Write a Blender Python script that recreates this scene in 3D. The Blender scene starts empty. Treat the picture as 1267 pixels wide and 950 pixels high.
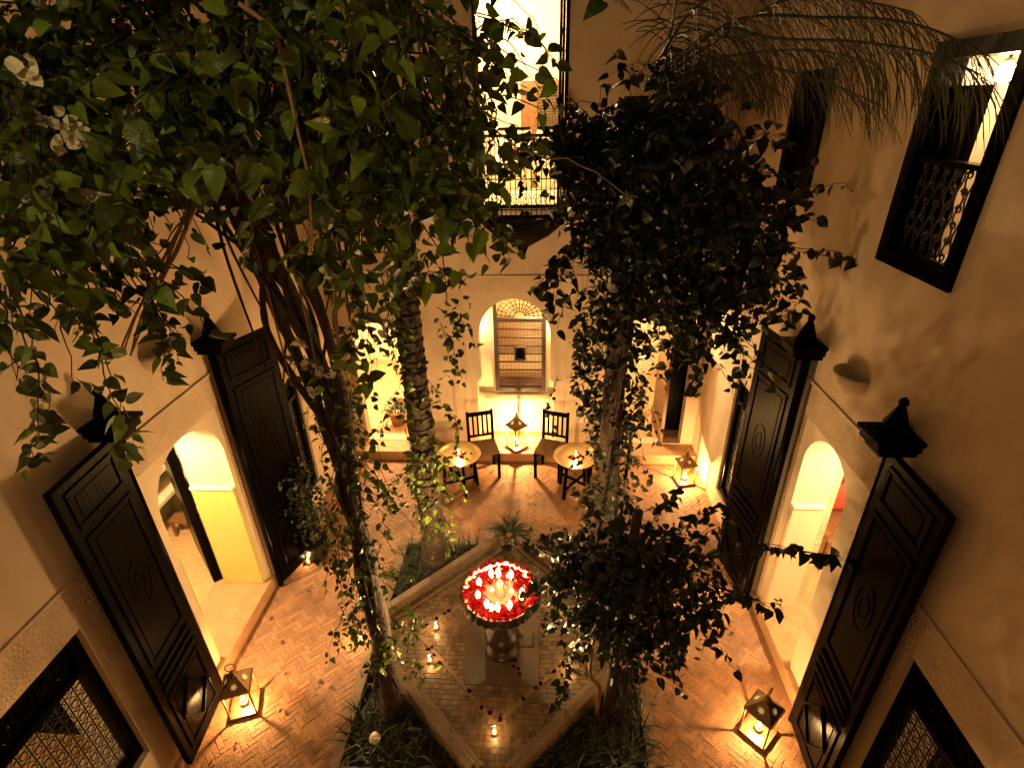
import bpy, bmesh, math, random
import numpy as np
from mathutils import Vector, Matrix
from mathutils.geometry import tessellate_polygon

random.seed(7); rng = np.random.default_rng(7)
PI = math.pi
scene = bpy.context.scene
COL = scene.collection

# ------------------------------------------------------------------ camera
FPX, PW, PH = 667.0, 1267.0, 950.0
CAM = np.array([0.0, 0.0, 4.9])
def _n(v): v = np.array(v, float); return v / np.linalg.norm(v)
_ey = _n((675.0 - 633.5, 125.0 - 475.0, FPX))
_ez = -_n((662.0 - 633.5, 1750.0 - 475.0, FPX)); _ez = _n(_ez - _ey * _ey.dot(_ez))
_ex = np.cross(_ey, _ez)
ROT = np.stack([_ex, _ey, _ez])
cam_data = bpy.data.cameras.new('camera')
cam = bpy.data.objects.new('camera', cam_data); COL.objects.link(cam)
_m = np.eye(4); _m[:3, 0] = ROT[:, 0]; _m[:3, 1] = -ROT[:, 1]; _m[:3, 2] = -ROT[:, 2]; _m[:3, 3] = CAM
cam.matrix_world = Matrix(_m.tolist())
cam_data.sensor_width = 36.0; cam_data.lens = 36.0 * FPX / PW
cam_data.clip_start = 0.05; cam_data.clip_end = 400
scene.camera = cam
def _ray(u, v): return ROT @ _n((u - 633.5, v - 475.0, FPX))
def at_z(u, v, z): d = _ray(u, v); return CAM + d * ((z - CAM[2]) / d[2])
def at_x(u, v, x): d = _ray(u, v); return CAM + d * (x / d[0])
def at_y(u, v, y): d = _ray(u, v); return CAM + d * (y / d[1])

# ------------------------------------------------------------------ night sky, moon, exposure
SUN_EL, SUN_ROT = math.radians(-6), math.radians(200)
world = bpy.data.worlds.new('World'); scene.world = world; world.use_nodes = True
wn = world.node_tree.nodes; wl = world.node_tree.links
sky = wn.new('ShaderNodeTexSky'); sky.sky_type = 'NISHITA'; sky.sun_disc = False
sky.sun_elevation = SUN_EL; sky.sun_rotation = SUN_ROT
wn['Background'].inputs['Strength'].default_value = 0.05
wl.new(sky.outputs[0], wn['Background'].inputs['Color'])
sd = bpy.data.lights.new('moon', 'SUN'); sd.energy = 0.012; sd.angle = math.radians(2); sd.color = (1, .9, .75)
so = bpy.data.objects.new('moon', sd); COL.objects.link(so); so.rotation_euler = (math.radians(42), 0, math.radians(-25))
scene.view_settings.view_transform = 'Standard'; scene.view_settings.look = 'None'
scene.view_settings.exposure = 0.15; scene.view_settings.gamma = 1.0
scene.render.engine = 'CYCLES'
scene.cycles.use_denoising = True
scene.cycles.max_bounces = 8; scene.cycles.diffuse_bounces = 3; scene.cycles.transparent_max_bounces = 16
scene.cycles.sample_clamp_indirect = 6.0; scene.cycles.caustics_reflective = False; scene.cycles.caustics_refractive = False

P_FOUNT, P_LANTERN, P_FLOORC, P_TABLEC = 26.0, 32.0, 2.0, 12.0
AMBER = (1.0, 0.67, 0.31); FLAME = (1.0, 0.59, 0.235)

# ------------------------------------------------------------------ materials
MATS = {}
def mat(name, c1, c2=None, rough=.7, scale=4.0, bump=0.0, bscale=60.0, metal=0.0, spec=.5, rnd=0.0, tex='noise', coat=0.0, sheen=0, detail=6, stain=None):
    if name in MATS: return MATS[name]
    m = bpy.data.materials.new(name); m.use_nodes = True
    nt = m.node_tree; N = nt.nodes; L = nt.links; b = N['Principled BSDF']
    b.inputs['Roughness'].default_value = rough; b.inputs['Metallic'].default_value = metal
    b.inputs['Specular IOR Level'].default_value = spec; b.inputs['Coat Weight'].default_value = coat
    geo = N.new('ShaderNodeNewGeometry')
    c2 = c2 or c1
    nz = N.new('ShaderNodeTexNoise'); nz.inputs['Scale'].default_value = scale; nz.inputs['Detail'].default_value = detail; nz.inputs['Roughness'].default_value = .62
    L.new(geo.outputs['Position'], nz.inputs['Vector'])
    rmp = N.new('ShaderNodeValToRGB'); rmp.color_ramp.elements[0].position = .32; rmp.color_ramp.elements[1].position = .68
    rmp.color_ramp.elements[0].color = (*c1, 1); rmp.color_ramp.elements[1].color = (*c2, 1)
    L.new(nz.outputs['Fac'], rmp.inputs['Fac']); col = rmp.outputs['Color']
    if stain:
        s = N.new('ShaderNodeTexNoise'); s.inputs['Scale'].default_value = stain[0]; s.inputs['Detail'].default_value = 8; s.inputs['Distortion'].default_value = .6
        mp = N.new('ShaderNodeMapping'); mp.inputs['Scale'].default_value = (1, 1, .45); L.new(geo.outputs['Position'], mp.inputs['Vector']); L.new(mp.outputs[0], s.inputs['Vector'])
        r2 = N.new('ShaderNodeValToRGB'); r2.color_ramp.elements[0].position = .5; r2.color_ramp.elements[1].position = .72
        mx = N.new('ShaderNodeMixRGB'); mx.inputs[2].default_value = (*stain[1], 1)
        L.new(s.outputs['Fac'], r2.inputs['Fac']); L.new(r2.outputs['Color'], mx.inputs[0]); L.new(col, mx.inputs[1]); col = mx.outputs[0]
    if rnd:
        oi = N.new('ShaderNodeObjectInfo'); at = N.new('ShaderNodeAttribute'); at.attribute_name = 'tint'
        ad = N.new('ShaderNodeMath'); ad.operation = 'ADD'; L.new(oi.outputs['Random'], ad.inputs[0]); L.new(at.outputs['Fac'], ad.inputs[1])
        fr = N.new('ShaderNodeMath'); fr.operation = 'FRACT'; L.new(ad.outputs[0], fr.inputs[0])
        pw = N.new('ShaderNodeMath'); pw.operation = 'POWER'; pw.inputs[1].default_value = 2.2 if rnd > .7 else 1.0; L.new(fr.outputs[0], pw.inputs[0])
        mr = N.new('ShaderNodeMapRange'); mr.inputs['To Min'].default_value = 1 - min(rnd, .6); mr.inputs['To Max'].default_value = 1 + rnd
        L.new(pw.outputs[0], mr.inputs['Value'])
        hv = N.new('ShaderNodeHueSaturation'); L.new(col, hv.inputs['Color']); L.new(mr.outputs[0], hv.inputs['Value']); col = hv.outputs['Color']
    L.new(col, b.inputs['Base Color'])
    if bump:
        if tex == 'carve':
            v = N.new('ShaderNodeTexVoronoi'); v.feature = 'DISTANCE_TO_EDGE'; v.inputs['Scale'].default_value = bscale; L.new(geo.outputs['Position'], v.inputs['Vector']); h = v.outputs['Distance']
        elif tex == 'wood':
            mp = N.new('ShaderNodeMapping'); mp.inputs['Scale'].default_value = (1, 1, .08); L.new(geo.outputs['Position'], mp.inputs['Vector'])
            v = N.new('ShaderNodeTexNoise'); v.inputs['Scale'].default_value = bscale; v.inputs['Detail'].default_value = 5; L.new(mp.outputs[0], v.inputs['Vector']); h = v.outputs['Fac']
        else:
            v = N.new('ShaderNodeTexNoise'); v.inputs['Scale'].default_value = bscale; v.inputs['Detail'].default_value = 8; L.new(geo.outputs['Position'], v.inputs['Vector']); h = v.outputs['Fac']
        bp = N.new('ShaderNodeBump'); bp.inputs['Strength'].default_value = bump; bp.inputs['Distance'].default_value = .02
        L.new(h, bp.inputs['Height']); L.new(bp.outputs[0], b.inputs['Normal'])
    MATS[name] = m; return m

def emis(name, color, strength):
    if name in MATS: return MATS[name]
    m = bpy.data.materials.new(name); m.use_nodes = True; b = m.node_tree.nodes['Principled BSDF']
    b.inputs['Base Color'].default_value = (.8, .7, .5, 1); b.inputs['Emission Color'].default_value = (*color, 1); b.inputs['Emission Strength'].default_value = strength
    MATS[name] = m; return m

def glassm(name, tint=(1, 1, 1), gloss=.05):
    m = bpy.data.materials.new(name); m.use_nodes = True; N = m.node_tree.nodes; L = m.node_tree.links
    N.remove(N['Principled BSDF'])
    t = N.new('ShaderNodeBsdfTransparent'); t.inputs[0].default_value = (*tint, 1)
    g = N.new('ShaderNodeBsdfGlossy'); g.inputs['Roughness'].default_value = .05
    mx = N.new('ShaderNodeMixShader'); mx.inputs[0].default_value = gloss; L.new(t.outputs[0], mx.inputs[1]); L.new(g.outputs[0], mx.inputs[2])
    L.new(mx.outputs[0], N['Material Output'].inputs['Surface']); MATS[name] = m; return m

def leafm(name, c1, c2, trans=.12, rough=.42, rnd=.45):
    m = mat(name, c1, c2, rough=rough, scale=26, rnd=rnd, spec=.45, bump=.25, bscale=70)
    N = m.node_tree.nodes; L = m.node_tree.links; b = N['Principled BSDF']
    t = N.new('ShaderNodeBsdfTranslucent'); col = b.inputs['Base Color'].links[0].from_socket; L.new(col, t.inputs['Color'])
    mx = N.new('ShaderNodeMixShader'); mx.inputs[0].default_value = trans
    L.new(b.outputs[0], mx.inputs[1]); L.new(t.outputs[0], mx.inputs[2]); L.new(mx.outputs[0], N['Material Output'].inputs['Surface'])
    return m

PLASTER = mat('sand_plaster', (.52, .40, .275), (.64, .505, .36), rough=.72, scale=2.2, bump=.38, bscale=6.5, stain=(1.3, (.38, .28, .185)), detail=10)
CARVED = mat('carved_plaster', (.50, .385, .265), (.62, .48, .33), rough=.8, scale=5, bump=.9, bscale=34, tex='carve')
SMOOTH = mat('smooth_cream_plaster', (.62, .50, .34), (.68, .55, .38), rough=.6, scale=3, bump=.08, bscale=20)
WHITEP = mat('white_plaster', (.72, .63, .46), (.78, .69, .52), rough=.6, scale=3, bump=.08, bscale=25)
OCHRE = mat('ochre_green_paint', (.50, .46, .13), (.56, .51, .17), rough=.45, scale=4, bump=.06, bscale=30)
SAGE = mat('sage_paint', (.30, .34, .20), (.36, .40, .24), rough=.6, scale=5)
BRICK = mat('terracotta_brick', (.27, .13, .062), (.40, .205, .105), rough=.62, scale=30, bump=.35, bscale=60, rnd=.22, stain=(1.6, (.13, .06, .028)))
MORTAR = mat('sandy_mortar', (.26, .135, .068), (.37, .2, .105), rough=.9, scale=25, bump=.3)
STONE = mat('threshold_stone', (.38, .215, .105), (.50, .29, .15), rough=.6, scale=8, bump=.25, bscale=30)
TILE = mat('zellige_tile', (.11, .07, .04), (.19, .125, .07), rough=.35, scale=14, bump=.1, bscale=40, rnd=.35)
KERB = mat('kerb_plaster', (.17, .11, .065), (.25, .17, .10), rough=.75, scale=9, bump=.3, bscale=40)
SLAB = mat('pool_slab', (.09, .058, .036), (.14, .094, .06), rough=.3, scale=6, bump=.15, bscale=30)
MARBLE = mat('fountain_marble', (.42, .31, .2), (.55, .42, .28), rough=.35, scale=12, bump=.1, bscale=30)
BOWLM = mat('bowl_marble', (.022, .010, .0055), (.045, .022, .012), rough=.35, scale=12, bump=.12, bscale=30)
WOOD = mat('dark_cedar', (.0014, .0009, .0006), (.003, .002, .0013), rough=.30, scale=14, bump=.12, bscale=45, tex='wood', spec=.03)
IRON = mat('black_iron', (.010, .008, .007), (.018, .014, .011), rough=.5, scale=20)
BROWNW = mat('brown_wood', (.13, .06, .025), (.20, .10, .045), rough=.45, scale=16, bump=.3, bscale=50, tex='wood')
LATTICE = mat('lattice_wood', (.018, .0065, .0025), (.034, .013, .005), rough=.5, scale=20)
LEATHER = mat('leather_seat', (.14, .06, .03), (.20, .09, .045), rough=.5, scale=18, bump=.2, bscale=40)
BRASS = mat('brass_tray', (.78, .60, .30), (.85, .68, .36), rough=.28, metal=.9, scale=10, bump=.08, bscale=70)
TIN = mat('lantern_tin', (.16, .10, .05), (.27, .17, .085), rough=.45, metal=.75, scale=25)
WAX = mat('candle_wax', (.85, .75, .55), rough=.5)
CLAY = mat('clay_pot', (.30, .15, .07), (.42, .22, .11), rough=.75, scale=14, bump=.25, bscale=40)
SOIL = mat('dark_soil', (.018, .012, .008), (.035, .024, .016), rough=.95, scale=30, bump=.8, bscale=40)
PALMB = mat('palm_bark', (.024, .0135, .009), (.062, .035, .021), rough=.85, scale=16, bump=.7, bscale=26)
BARK = mat('vine_bark', (.022, .012, .008), (.055, .03, .018), rough=.85, scale=22, bump=.8, bscale=34)
DRYSTEM = mat('dry_stem', (.26, .14, .07), (.36, .21, .11), rough=.7, scale=30)
GREENSTEM = mat('green_stem', (.09, .11, .03), (.14, .16, .05), rough=.6)
PETAL = mat('rose_petal', (.005, .0001, .0002), (.026, .0005, .0008), rough=1.0, scale=40, rnd=.55, spec=0.0)
WHITEFL = mat('cream_blossom', (.78, .70, .46), (.85, .78, .55), rough=.7, rnd=.15)
CLOTHW = mat('white_cloth', (.74, .68, .56), rough=.9)
CLOTHR = mat('red_cloth', (.55, .05, .03), (.62, .08, .05), rough=.9)
CURT = mat('striped_blind', (.55, .42, .24), (.62, .5, .3), rough=.9, scale=8)
LEAF_A = leafm('climber_leaf', (.055, .09, .009), (.10, .148, .014), rnd=1.3, rough=.36)
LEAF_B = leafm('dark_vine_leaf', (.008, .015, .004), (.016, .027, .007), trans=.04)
LEAF_P = leafm('palm_leaflet', (.035, .04, .017), (.075, .072, .034), trans=.05, rough=.5)
LEAF_G = leafm('strap_leaf', (.010, .02, .006), (.028, .044, .013), trans=.1)
GLASS = glassm('lantern_glass', (1, .96, .88))
FLAMEM = emis('flame', (1.0, .60, .22), 5)
GLOBE = emis('lit_globe', (1.0, .75, .4), 14)

# ------------------------------------------------------------------ mesh builder
OFF = {}
class MB:
    def __init__(s): s.v = []; s.f = []
    def add(s, vs, fs):
        o = len(s.v); s.v += [tuple(map(float, p)) for p in vs]; s.f += [tuple(i + o for i in f) for f in fs]; return s
    def box8(s, c): return s.add(c, [(0, 1, 2, 3), (7, 6, 5, 4), (0, 4, 5, 1), (1, 5, 6, 2), (2, 6, 7, 3), (3, 7, 4, 0)])
    def box(s, x0, x1, y0, y1, z0, z1, M=None):
        c = [(x0, y0, z0), (x1, y0, z0), (x1, y1, z0), (x0, y1, z0), (x0, y0, z1), (x1, y0, z1), (x1, y1, z1), (x0, y1, z1)]
        if M: c = [M(*p) for p in c]
        return s.box8(c)
    def bar(s, p, q, w, h=None, up=(0, 0, 1)):
        p = Vector(p); q = Vector(q); d = (q - p).normalized(); u = Vector(up)
        if abs(d.dot(u)) > .98: u = Vector((1, 0, 0)) if abs(d.x) < .9 else Vector((0, 1, 0))
        a = d.cross(u).normalized() * w / 2; b = a.cross(d).normalized() * (h or w) / 2
        c = [p - a - b, p + a - b, p + a + b, p - a + b, q - a - b, q + a - b, q + a + b, q - a + b]
        return s.add(c, [(3, 2, 1, 0), (4, 5, 6, 7), (0, 1, 5, 4), (1, 2, 6, 5), (2, 3, 7, 6), (3, 0, 4, 7)])
    def tube(s, pts, r, n=6, cap=True):
        pts = [Vector(p) for p in pts]; k = len(pts); rr = r if hasattr(r, '__len__') else [r] * k
        o = len(s.v); ref = None
        for i, p in enumerate(pts):
            d = (pts[min(i + 1, k - 1)] - pts[max(i - 1, 0)])
            d = d.normalized() if d.length > 1e-9 else Vector((0, 0, 1))
            if ref is None: ref = Vector((0, 0, 1)) if abs(d.z) < .9 else Vector((1, 0, 0))
            a = d.cross(ref)
            if a.length < 1e-6: a = d.cross(Vector((.3, .9, .2)))
            a.normalize(); b = d.cross(a); ref = b.cross(d) if False else ref
            for j in range(n):
                t = 2 * PI * j / n; q = p + (a * math.cos(t) + b * math.sin(t)) * rr[i]; s.v.append(tuple(q))
        for i in range(k - 1):
            for j in range(n):
                s.f.append((o + i * n + j, o + i * n + (j + 1) % n, o + (i + 1) * n + (j + 1) % n, o + (i + 1) * n + j))
        if cap:
            s.f.append(tuple(o + j for j in range(n))[::-1]); s.f.append(tuple(o + (k - 1) * n + j for j in range(n)))
        return s
    def lathe(s, prof, c=(0, 0, 0), n=24, flute=None, a0=0, a1=2 * PI, M=None):
        full = abs(a1 - a0 - 2 * PI) < 1e-6; m = n if full else n + 1; o = len(s.v)
        for (r, z) in prof:
            for j in range(m):
                t = a0 + (a1 - a0) * j / n; rr = r * (1 + flute * abs(math.sin(t * n / 4)) if flute else r / r if r else 1) if r else 0
                if not flute: rr = r
                p = (c[0] + rr * math.cos(t), c[1] + rr * math.sin(t), c[2] + z); s.v.append(M(*p) if M else p)
        for i in range(len(prof) - 1):
            for j in range(n):
                j2 = (j + 1) % m
                s.f.append((o + i * m + j, o + i * m + j2, o + (i + 1) * m + j2, o + (i + 1) * m + j))
        return s
    def plate(s, outer, holes, d0, d1, M):
        loops = [outer] + holes
        flat = [p for l in loops for p in l]
        tris = tessellate_polygon([[Vector((a, b, 0)) for a, b in l] for l in loops])
        n = len(flat); vs = [M(a, b, d1) for a, b in flat] + [M(a, b, d0) for a, b in flat]
        fs = [t for t in tris] + [tuple(i + n for i in t[::-1]) for t in tris]
        o = 0
        for l in loops:
            k = len(l)
            for i in range(k): j = (i + 1) % k; fs.append((o + i, o + j, n + o + j, n + o + i))
            o += k
        return s.add(vs, fs)
    def build(s, name, m, parent=None, smooth=False, kind=None, bevel=0, recalc=True):
        me = bpy.data.meshes.new(name)
        off = OFF.get(parent, (0, 0, 0)) if parent else (0, 0, 0)
        me.from_pydata([(x - off[0], y - off[1], z - off[2]) for x, y, z in s.v], [], s.f)
        if recalc:
            bm = bmesh.new(); bm.from_mesh(me); bmesh.ops.remove_doubles(bm, verts=bm.verts, dist=1e-5)
            bmesh.ops.recalc_face_normals(bm, faces=bm.faces); bm.to_mesh(me); bm.free()
        me.materials.append(m)
        if smooth:
            me.polygons.foreach_set('use_smooth', [True] * len(me.polygons))
        ob = bpy.data.objects.new(name, me); COL.objects.link(ob)
        if parent: ob.parent = parent; OFF[ob] = off
        if kind: ob['kind'] = kind
        if bevel:
            b = ob.modifiers.new('bevel', 'BEVEL'); b.width = bevel; b.segments = 2; b.limit_method = 'ANGLE'
        return ob

def tag(o, label, cat, group=None):
    o['label'] = label; o['category'] = cat
    if group: o['group'] = group
    return o
def thing(name, label, cat, loc=(0, 0, 0), rz=0, group=None):
    o = bpy.data.objects.new(name, None); COL.objects.link(o); o.empty_display_size = .1
    o.location = loc; o.rotation_euler = (0, 0, rz); OFF[o] = tuple(loc) if rz == 0 else (0, 0, 0)
    return tag(o, label, cat, group)
def copy_tree(o, parent=None):
    c = o.copy(); COL.objects.link(c)
    if parent is not None: c.parent = parent
    for ch in list(o.children): copy_tree(ch, c)
    return c
def lamp(parent, loc, power, color, radius=.02):
    l = bpy.data.lights.new('light', 'POINT'); l.energy = power; l.color = color; l.shadow_soft_size = radius
    o = bpy.data.objects.new('light', l); COL.objects.link(o)
    off = OFF.get(parent, (0, 0, 0)); o.parent = parent; o.location = (loc[0] - off[0], loc[1] - off[1], loc[2] - off[2]); return o

def rect(a0, a1, b0, b1): return [(a0, b0), (a1, b0), (a1, b1), (a0, b1)]
def arch(a0, a1, b0, spring, top, n=18, sh=0.0, shz=None):
    """round arch outline; sh widens it below height shz (a shouldered arch)"""
    c = (a0 + a1) / 2; r = (a1 - a0) / 2; p = []
    if sh: p += [(a0 - sh, b0), (a1 + sh, b0), (a1 + sh, shz), (a1, shz + .06)]
    else: p += [(a0, b0), (a1, b0)]
    for i in range(n + 1):
        t = PI * i / n; p.append((c + r * math.cos(t), spring + (top - spring) * math.sin(t)))
    if sh: p += [(a0, shz + .06), (a0 - sh, shz)]
    return p

XR, XL, YB = 2.30, -3.08, 7.10
Mright = lambda a, b, d: (XR - d, a, b)
Mleft = lambda a, b, d: (XL + d, a, b)
Mback = lambda a, b, d: (a, YB - d, b)
H = 0.15      # raised threshold

# ------------------------------------------------------------------ ground and courtyard floor
MB().add([(-90, -90, -.2), (90, -90, -.2), (90, 90, -.2), (-90, 90, -.2)], [(0, 1, 2, 3)]).build('ground', SOIL, kind='structure')
GX, GY, GH, GD = -.39, 3.70, 1.33, 1.50        # garden square: centre, half side, half diagonal of the diamond
fl = MB().plate(rect(XL - .05, XR + .05, -.4, 6.80), [rect(GX - GH, GX + GH, GY - GH, GY + GH)], -.12, -.0034, lambda a, b, d: (a, b, d)).build('courtyard_floor', MORTAR, kind='structure')
W_, L_ = .05, .15; g = .0022
bricks = []
ca = math.cos(PI / 4); sa = math.sin(PI / 4)
for r in range(-160, 160):
    for k in range(-26, 26):
        for typ in (0, 1):
            x0 = r * W_ + k * 2 * L_; y0 = r * W_
            if typ == 0: cx, cy, w, h = x0 + L_ / 2, y0 + W_ / 2, L_, W_
            else: cx, cy, w, h = x0 + L_ + W_ / 2, y0 + W_ - L_ / 2, W_, L_
            X = cx * ca - cy * sa - .4; Y = cx * sa + cy * ca + 3.6
            if not (XL + .03 < X < XR - .03 and .2 < Y < 6.76): continue
            if abs(X - GX) < GH + .03 and abs(Y - GY) < GH + .03: continue
            bricks.append((X, Y, PI / 4 + (0 if typ == 0 else PI / 2)))
def brick_me():
    a, b, t = L_ / 2 - g, W_ / 2 - g, .0; e = .0024
    m = MB(); m.add([(-a, -b, -.012), (a, -b, -.012), (a, b, -.012), (-a, b, -.012), (-a, -b, -e), (a, -b, -e), (a, b, -e), (-a, b, -e),
                     (-a + e, -b + e, 0), (a - e, -b + e, 0), (a - e, b - e, 0), (-a + e, b - e, 0)],
                    [(0, 1, 5, 4), (1, 2, 6, 5), (2, 3, 7, 6), (3, 0, 4, 7), (4, 5, 9, 8), (5, 6, 10, 9), (6, 7, 11, 10), (7, 4, 8, 11), (8, 9, 10, 11)])
    return m
bm_ = brick_me(); bv = np.array(bm_.v); bf = bm_.f
def inframe(p):
    c = ROT.T @ (np.array(p) - CAM)
    if c[2] <= 0: return False
    u = 633.5 + FPX * c[0] / c[2]; v = 475 + FPX * c[1] / c[2]
    return 0 < u < PW and 0 < v < PH
inb = [b for b in bricks if inframe((b[0], b[1], 0))]; outb = [b for b in bricks if not inframe((b[0], b[1], 0))]
inb.sort(key=lambda b: (b[0]) ** 2 + b[1] ** 2)
bme = None
for X, Y, rz in inb[:300]:
    if bme is None:
        o = bm_.build('brick', BRICK, fl, recalc=False); bme = o.data
    else:
        o = bpy.data.objects.new('brick', bme); COL.objects.link(o); o.parent = fl
    o.location = (X, Y, random.uniform(-.003, .0015)); o.rotation_euler = (random.uniform(-.015, .015), random.uniform(-.012, .012), rz + random.uniform(-.02, .02))
def tinted(mesh, per, tints):
    a = mesh.attributes.new('tint', 'FLOAT', 'POINT'); a.data.foreach_set('value', np.repeat(tints, per).astype(np.float32))
rest = MB()
for X, Y, rz in inb[300:] + outb:
    c, s_ = math.cos(rz + random.uniform(-.02, .02)), math.sin(rz); z = random.uniform(-.003, .0015); tx, ty = random.uniform(-.015, .015), random.uniform(-.012, .012)
    vv = [(X + x * c - y * s_, Y + x * s_ + y * c, z + q + x * ty + y * tx) for x, y, q in bv]
    rest.add(vv, bf)
ro = rest.build('brick_paving', BRICK, fl, kind='stuff', recalc=False)
tinted(ro.data, len(bv), rng.random(len(ro.data.vertices) // len(bv)))

# ------------------------------------------------------------------ garden square: soil, kerbs, tiled diamond, slab
MB().box(GX - GH, GX + GH, GY - GH, GY + GH, -.12, -.03).build('soil', SOIL, kind='structure')
court = thing('fountain_terrace', 'diamond shaped tiled terrace with raised kerbs around the fountain', 'terrace', (GX, GY, 0))
def dia(r, t):      # diamond of half diagonal r truncated by square t
    return [(GX - (r - t), GY + t), (GX - t, GY + (r - t)), (GX - t, GY - (r - t)), (GX - (r - t), GY - t), (GX + (r - t), GY - t), (GX + t, GY - (r - t)), (GX + t, GY + (r - t)), (GX + (r - t), GY + t)]
MB().plate(dia(GD, GH - .002), [], -.1, .008, lambda a, b, d: (a, b, d)).build('tile_bed', MORTAR, court)
T = .05
tl = MB(); tt = []
n = int(GD / T) + 2
for i in range(-n, n + 1):
    for j in range(-n, n + 1):
        x, y = i * T, j * T
        if abs(x) + abs(y) > GD - .16 or abs(x) > GH - .06 or abs(y) > GH - .06: continue
        if abs(x) < .40 and -.55 < y < .24: continue
        if .84 < abs(x) + abs(y) < .92: continue
        hh = T / 2 - .002; z = .014 + random.uniform(-.0015, .0015); tx, ty = random.uniform(-.03, .03), random.uniform(-.03, .03); px, py = GX + x, GY + y
        tl.add([(px - hh, py - hh, z - hh * tx - hh * ty), (px + hh, py - hh, z + hh * tx - hh * ty), (px + hh, py + hh, z + hh * tx + hh * ty), (px - hh, py + hh, z - hh * tx + hh * ty),
                (px - hh, py - hh, .004), (px + hh, py - hh, .004), (px + hh, py + hh, .004), (px - hh, py + hh, .004)],
               [(0, 1, 2, 3), (0, 4, 5, 1), (1, 5, 6, 2), (2, 6, 7, 3), (3, 7, 4, 0)]); tt.append(random.random())
to = tl.build('tile_field', TILE, court, kind='stuff', recalc=False); tinted(to.data, 8, np.array(tt))
# thin raised line of the inner diamond
for (sx, sy) in ((-1, 1), (1, 1), (1, -1), (-1, -1)):
    p = (GX + sx * .88, GY, .012); q = (GX, GY + sy * .88, .012)
    MB().bar(p, q, .035, .022).build('divider', KERB, court)
# kerbs on the four diagonals
for (sx, sy) in ((-1, 1), (1, 1), (1, -1), (-1, -1)):
    a = GH - .01; b = GD - a
    p0 = (GX + sx * a, GY + sy * b); p1 = (GX + sx * b, GY + sy * a)
    nx, ny = sx / math.sqrt(2), sy / math.sqrt(2)
    for (i0, i1, z) in ((-.06, .02, .16), (-.13, -.062, .045)):
        c = [(p0[0] + nx * i0, p0[1] + ny * i0, -.08), (p0[0] + nx * i1, p0[1] + ny * i1, -.08), (p1[0] + nx * i1, p1[1] + ny * i1, -.08), (p1[0] + nx * i0, p1[1] + ny * i0, -.08)]
        MB().box8(c + [(x, y, z) for x, y, _ in c]).build('kerb', KERB, court, bevel=.006)
# low edging round the square
for (x0, x1, y0, y1) in ((GX - GH - .05, GX - GH + .05, GY - GH - .05, GY + GH + .05), (GX + GH - .05, GX + GH + .05, GY - GH - .05, GY + GH + .05)):
    for (q0, q1) in ((y0, GY - .17), (GY + .17, y1)):
        MB().box(x0, x1, q0, q1, -.1, .03).build('edging', KERB, court, bevel=.006)
for (y0, y1) in ((GY - GH - .05, GY - GH + .05), (GY + GH - .05, GY + GH + .05)):
    for (q0, q1) in ((GX - GH + .052, GX - .17), (GX + .17, GX + GH - .052)):
        MB().box(q0, q1, y0, y1, -.1, .03).build('edging', KERB, court, bevel=.006)
for sx in (-1, 1):
    MB().box(GX + sx * .25 - .075, GX + sx * .25 + .075, GY + GH - .13, GY + GH + .06, -.1, .22).build('pier', KERB, court, bevel=.008)
MB().box(GX - .37, GX + .37, GY - .52, GY + .21, -.05, .016).build('slab', SLAB, court, bevel=.004)
MB().lathe([(0, .0162), (.022, .0162), (.026, .021), (.03, .0162)], (GX + .17, GY + .02, 0), 14).build('drain', IRON, court)
for p, q in (((GX + .14, GY - .1), (GX + .31, GY - .1)), ((GX + .31, GY - .1), (GX + .31, GY + .06))):
    MB().bar((*p, .018), (*q, .018), .014, .008).build('channel', IRON, court)

# ------------------------------------------------------------------ fountain
FX, FY = GX, 3.58
ft = thing('fountain', 'carved stone fountain with a wide fluted bowl of candles on a bulbous pedestal', 'fountain', (FX, FY, .016))
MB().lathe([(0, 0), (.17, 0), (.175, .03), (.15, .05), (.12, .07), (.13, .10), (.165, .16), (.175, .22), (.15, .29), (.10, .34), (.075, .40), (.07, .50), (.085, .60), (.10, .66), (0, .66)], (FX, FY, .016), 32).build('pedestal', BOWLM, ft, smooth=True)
prof = [(.0, .60), (.12, .61), (.22, .65), (.30, .70), (.355, .745), (.375, .775), (.372, .80), (.36, .83), (.350, .838), (.340, .842), (.330, .836), (.318, .80), (.2, .765), (0, .755)]
def fluted(prof, n=96, k=32):
    m = MB()
    for (r, z) in prof:
        for j in range(n):
            t = 2 * PI * j / n; am = .045 * abs(math.sin(t * k / 2)) if r > .15 else 0
            m.v.append((FX + r * (1 + am) * math.cos(t), FY + r * (1 + am) * math.sin(t), z))
    for i in range(len(prof) - 1):
        for j in range(n): m.f.append((i * n + j, i * n + (j + 1) % n, (i + 1) * n + (j + 1) % n, (i + 1) * n + j))
    return m
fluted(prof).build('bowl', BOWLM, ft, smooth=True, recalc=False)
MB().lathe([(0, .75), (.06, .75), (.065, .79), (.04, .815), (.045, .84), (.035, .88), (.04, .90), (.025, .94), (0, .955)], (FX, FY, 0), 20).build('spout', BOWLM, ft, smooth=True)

MB().lathe([(0, .792), (.318, .792)], (FX, FY, 0), 48).build('water', mat('still_water', (.03, .015, .01), rough=.06), ft)
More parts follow.
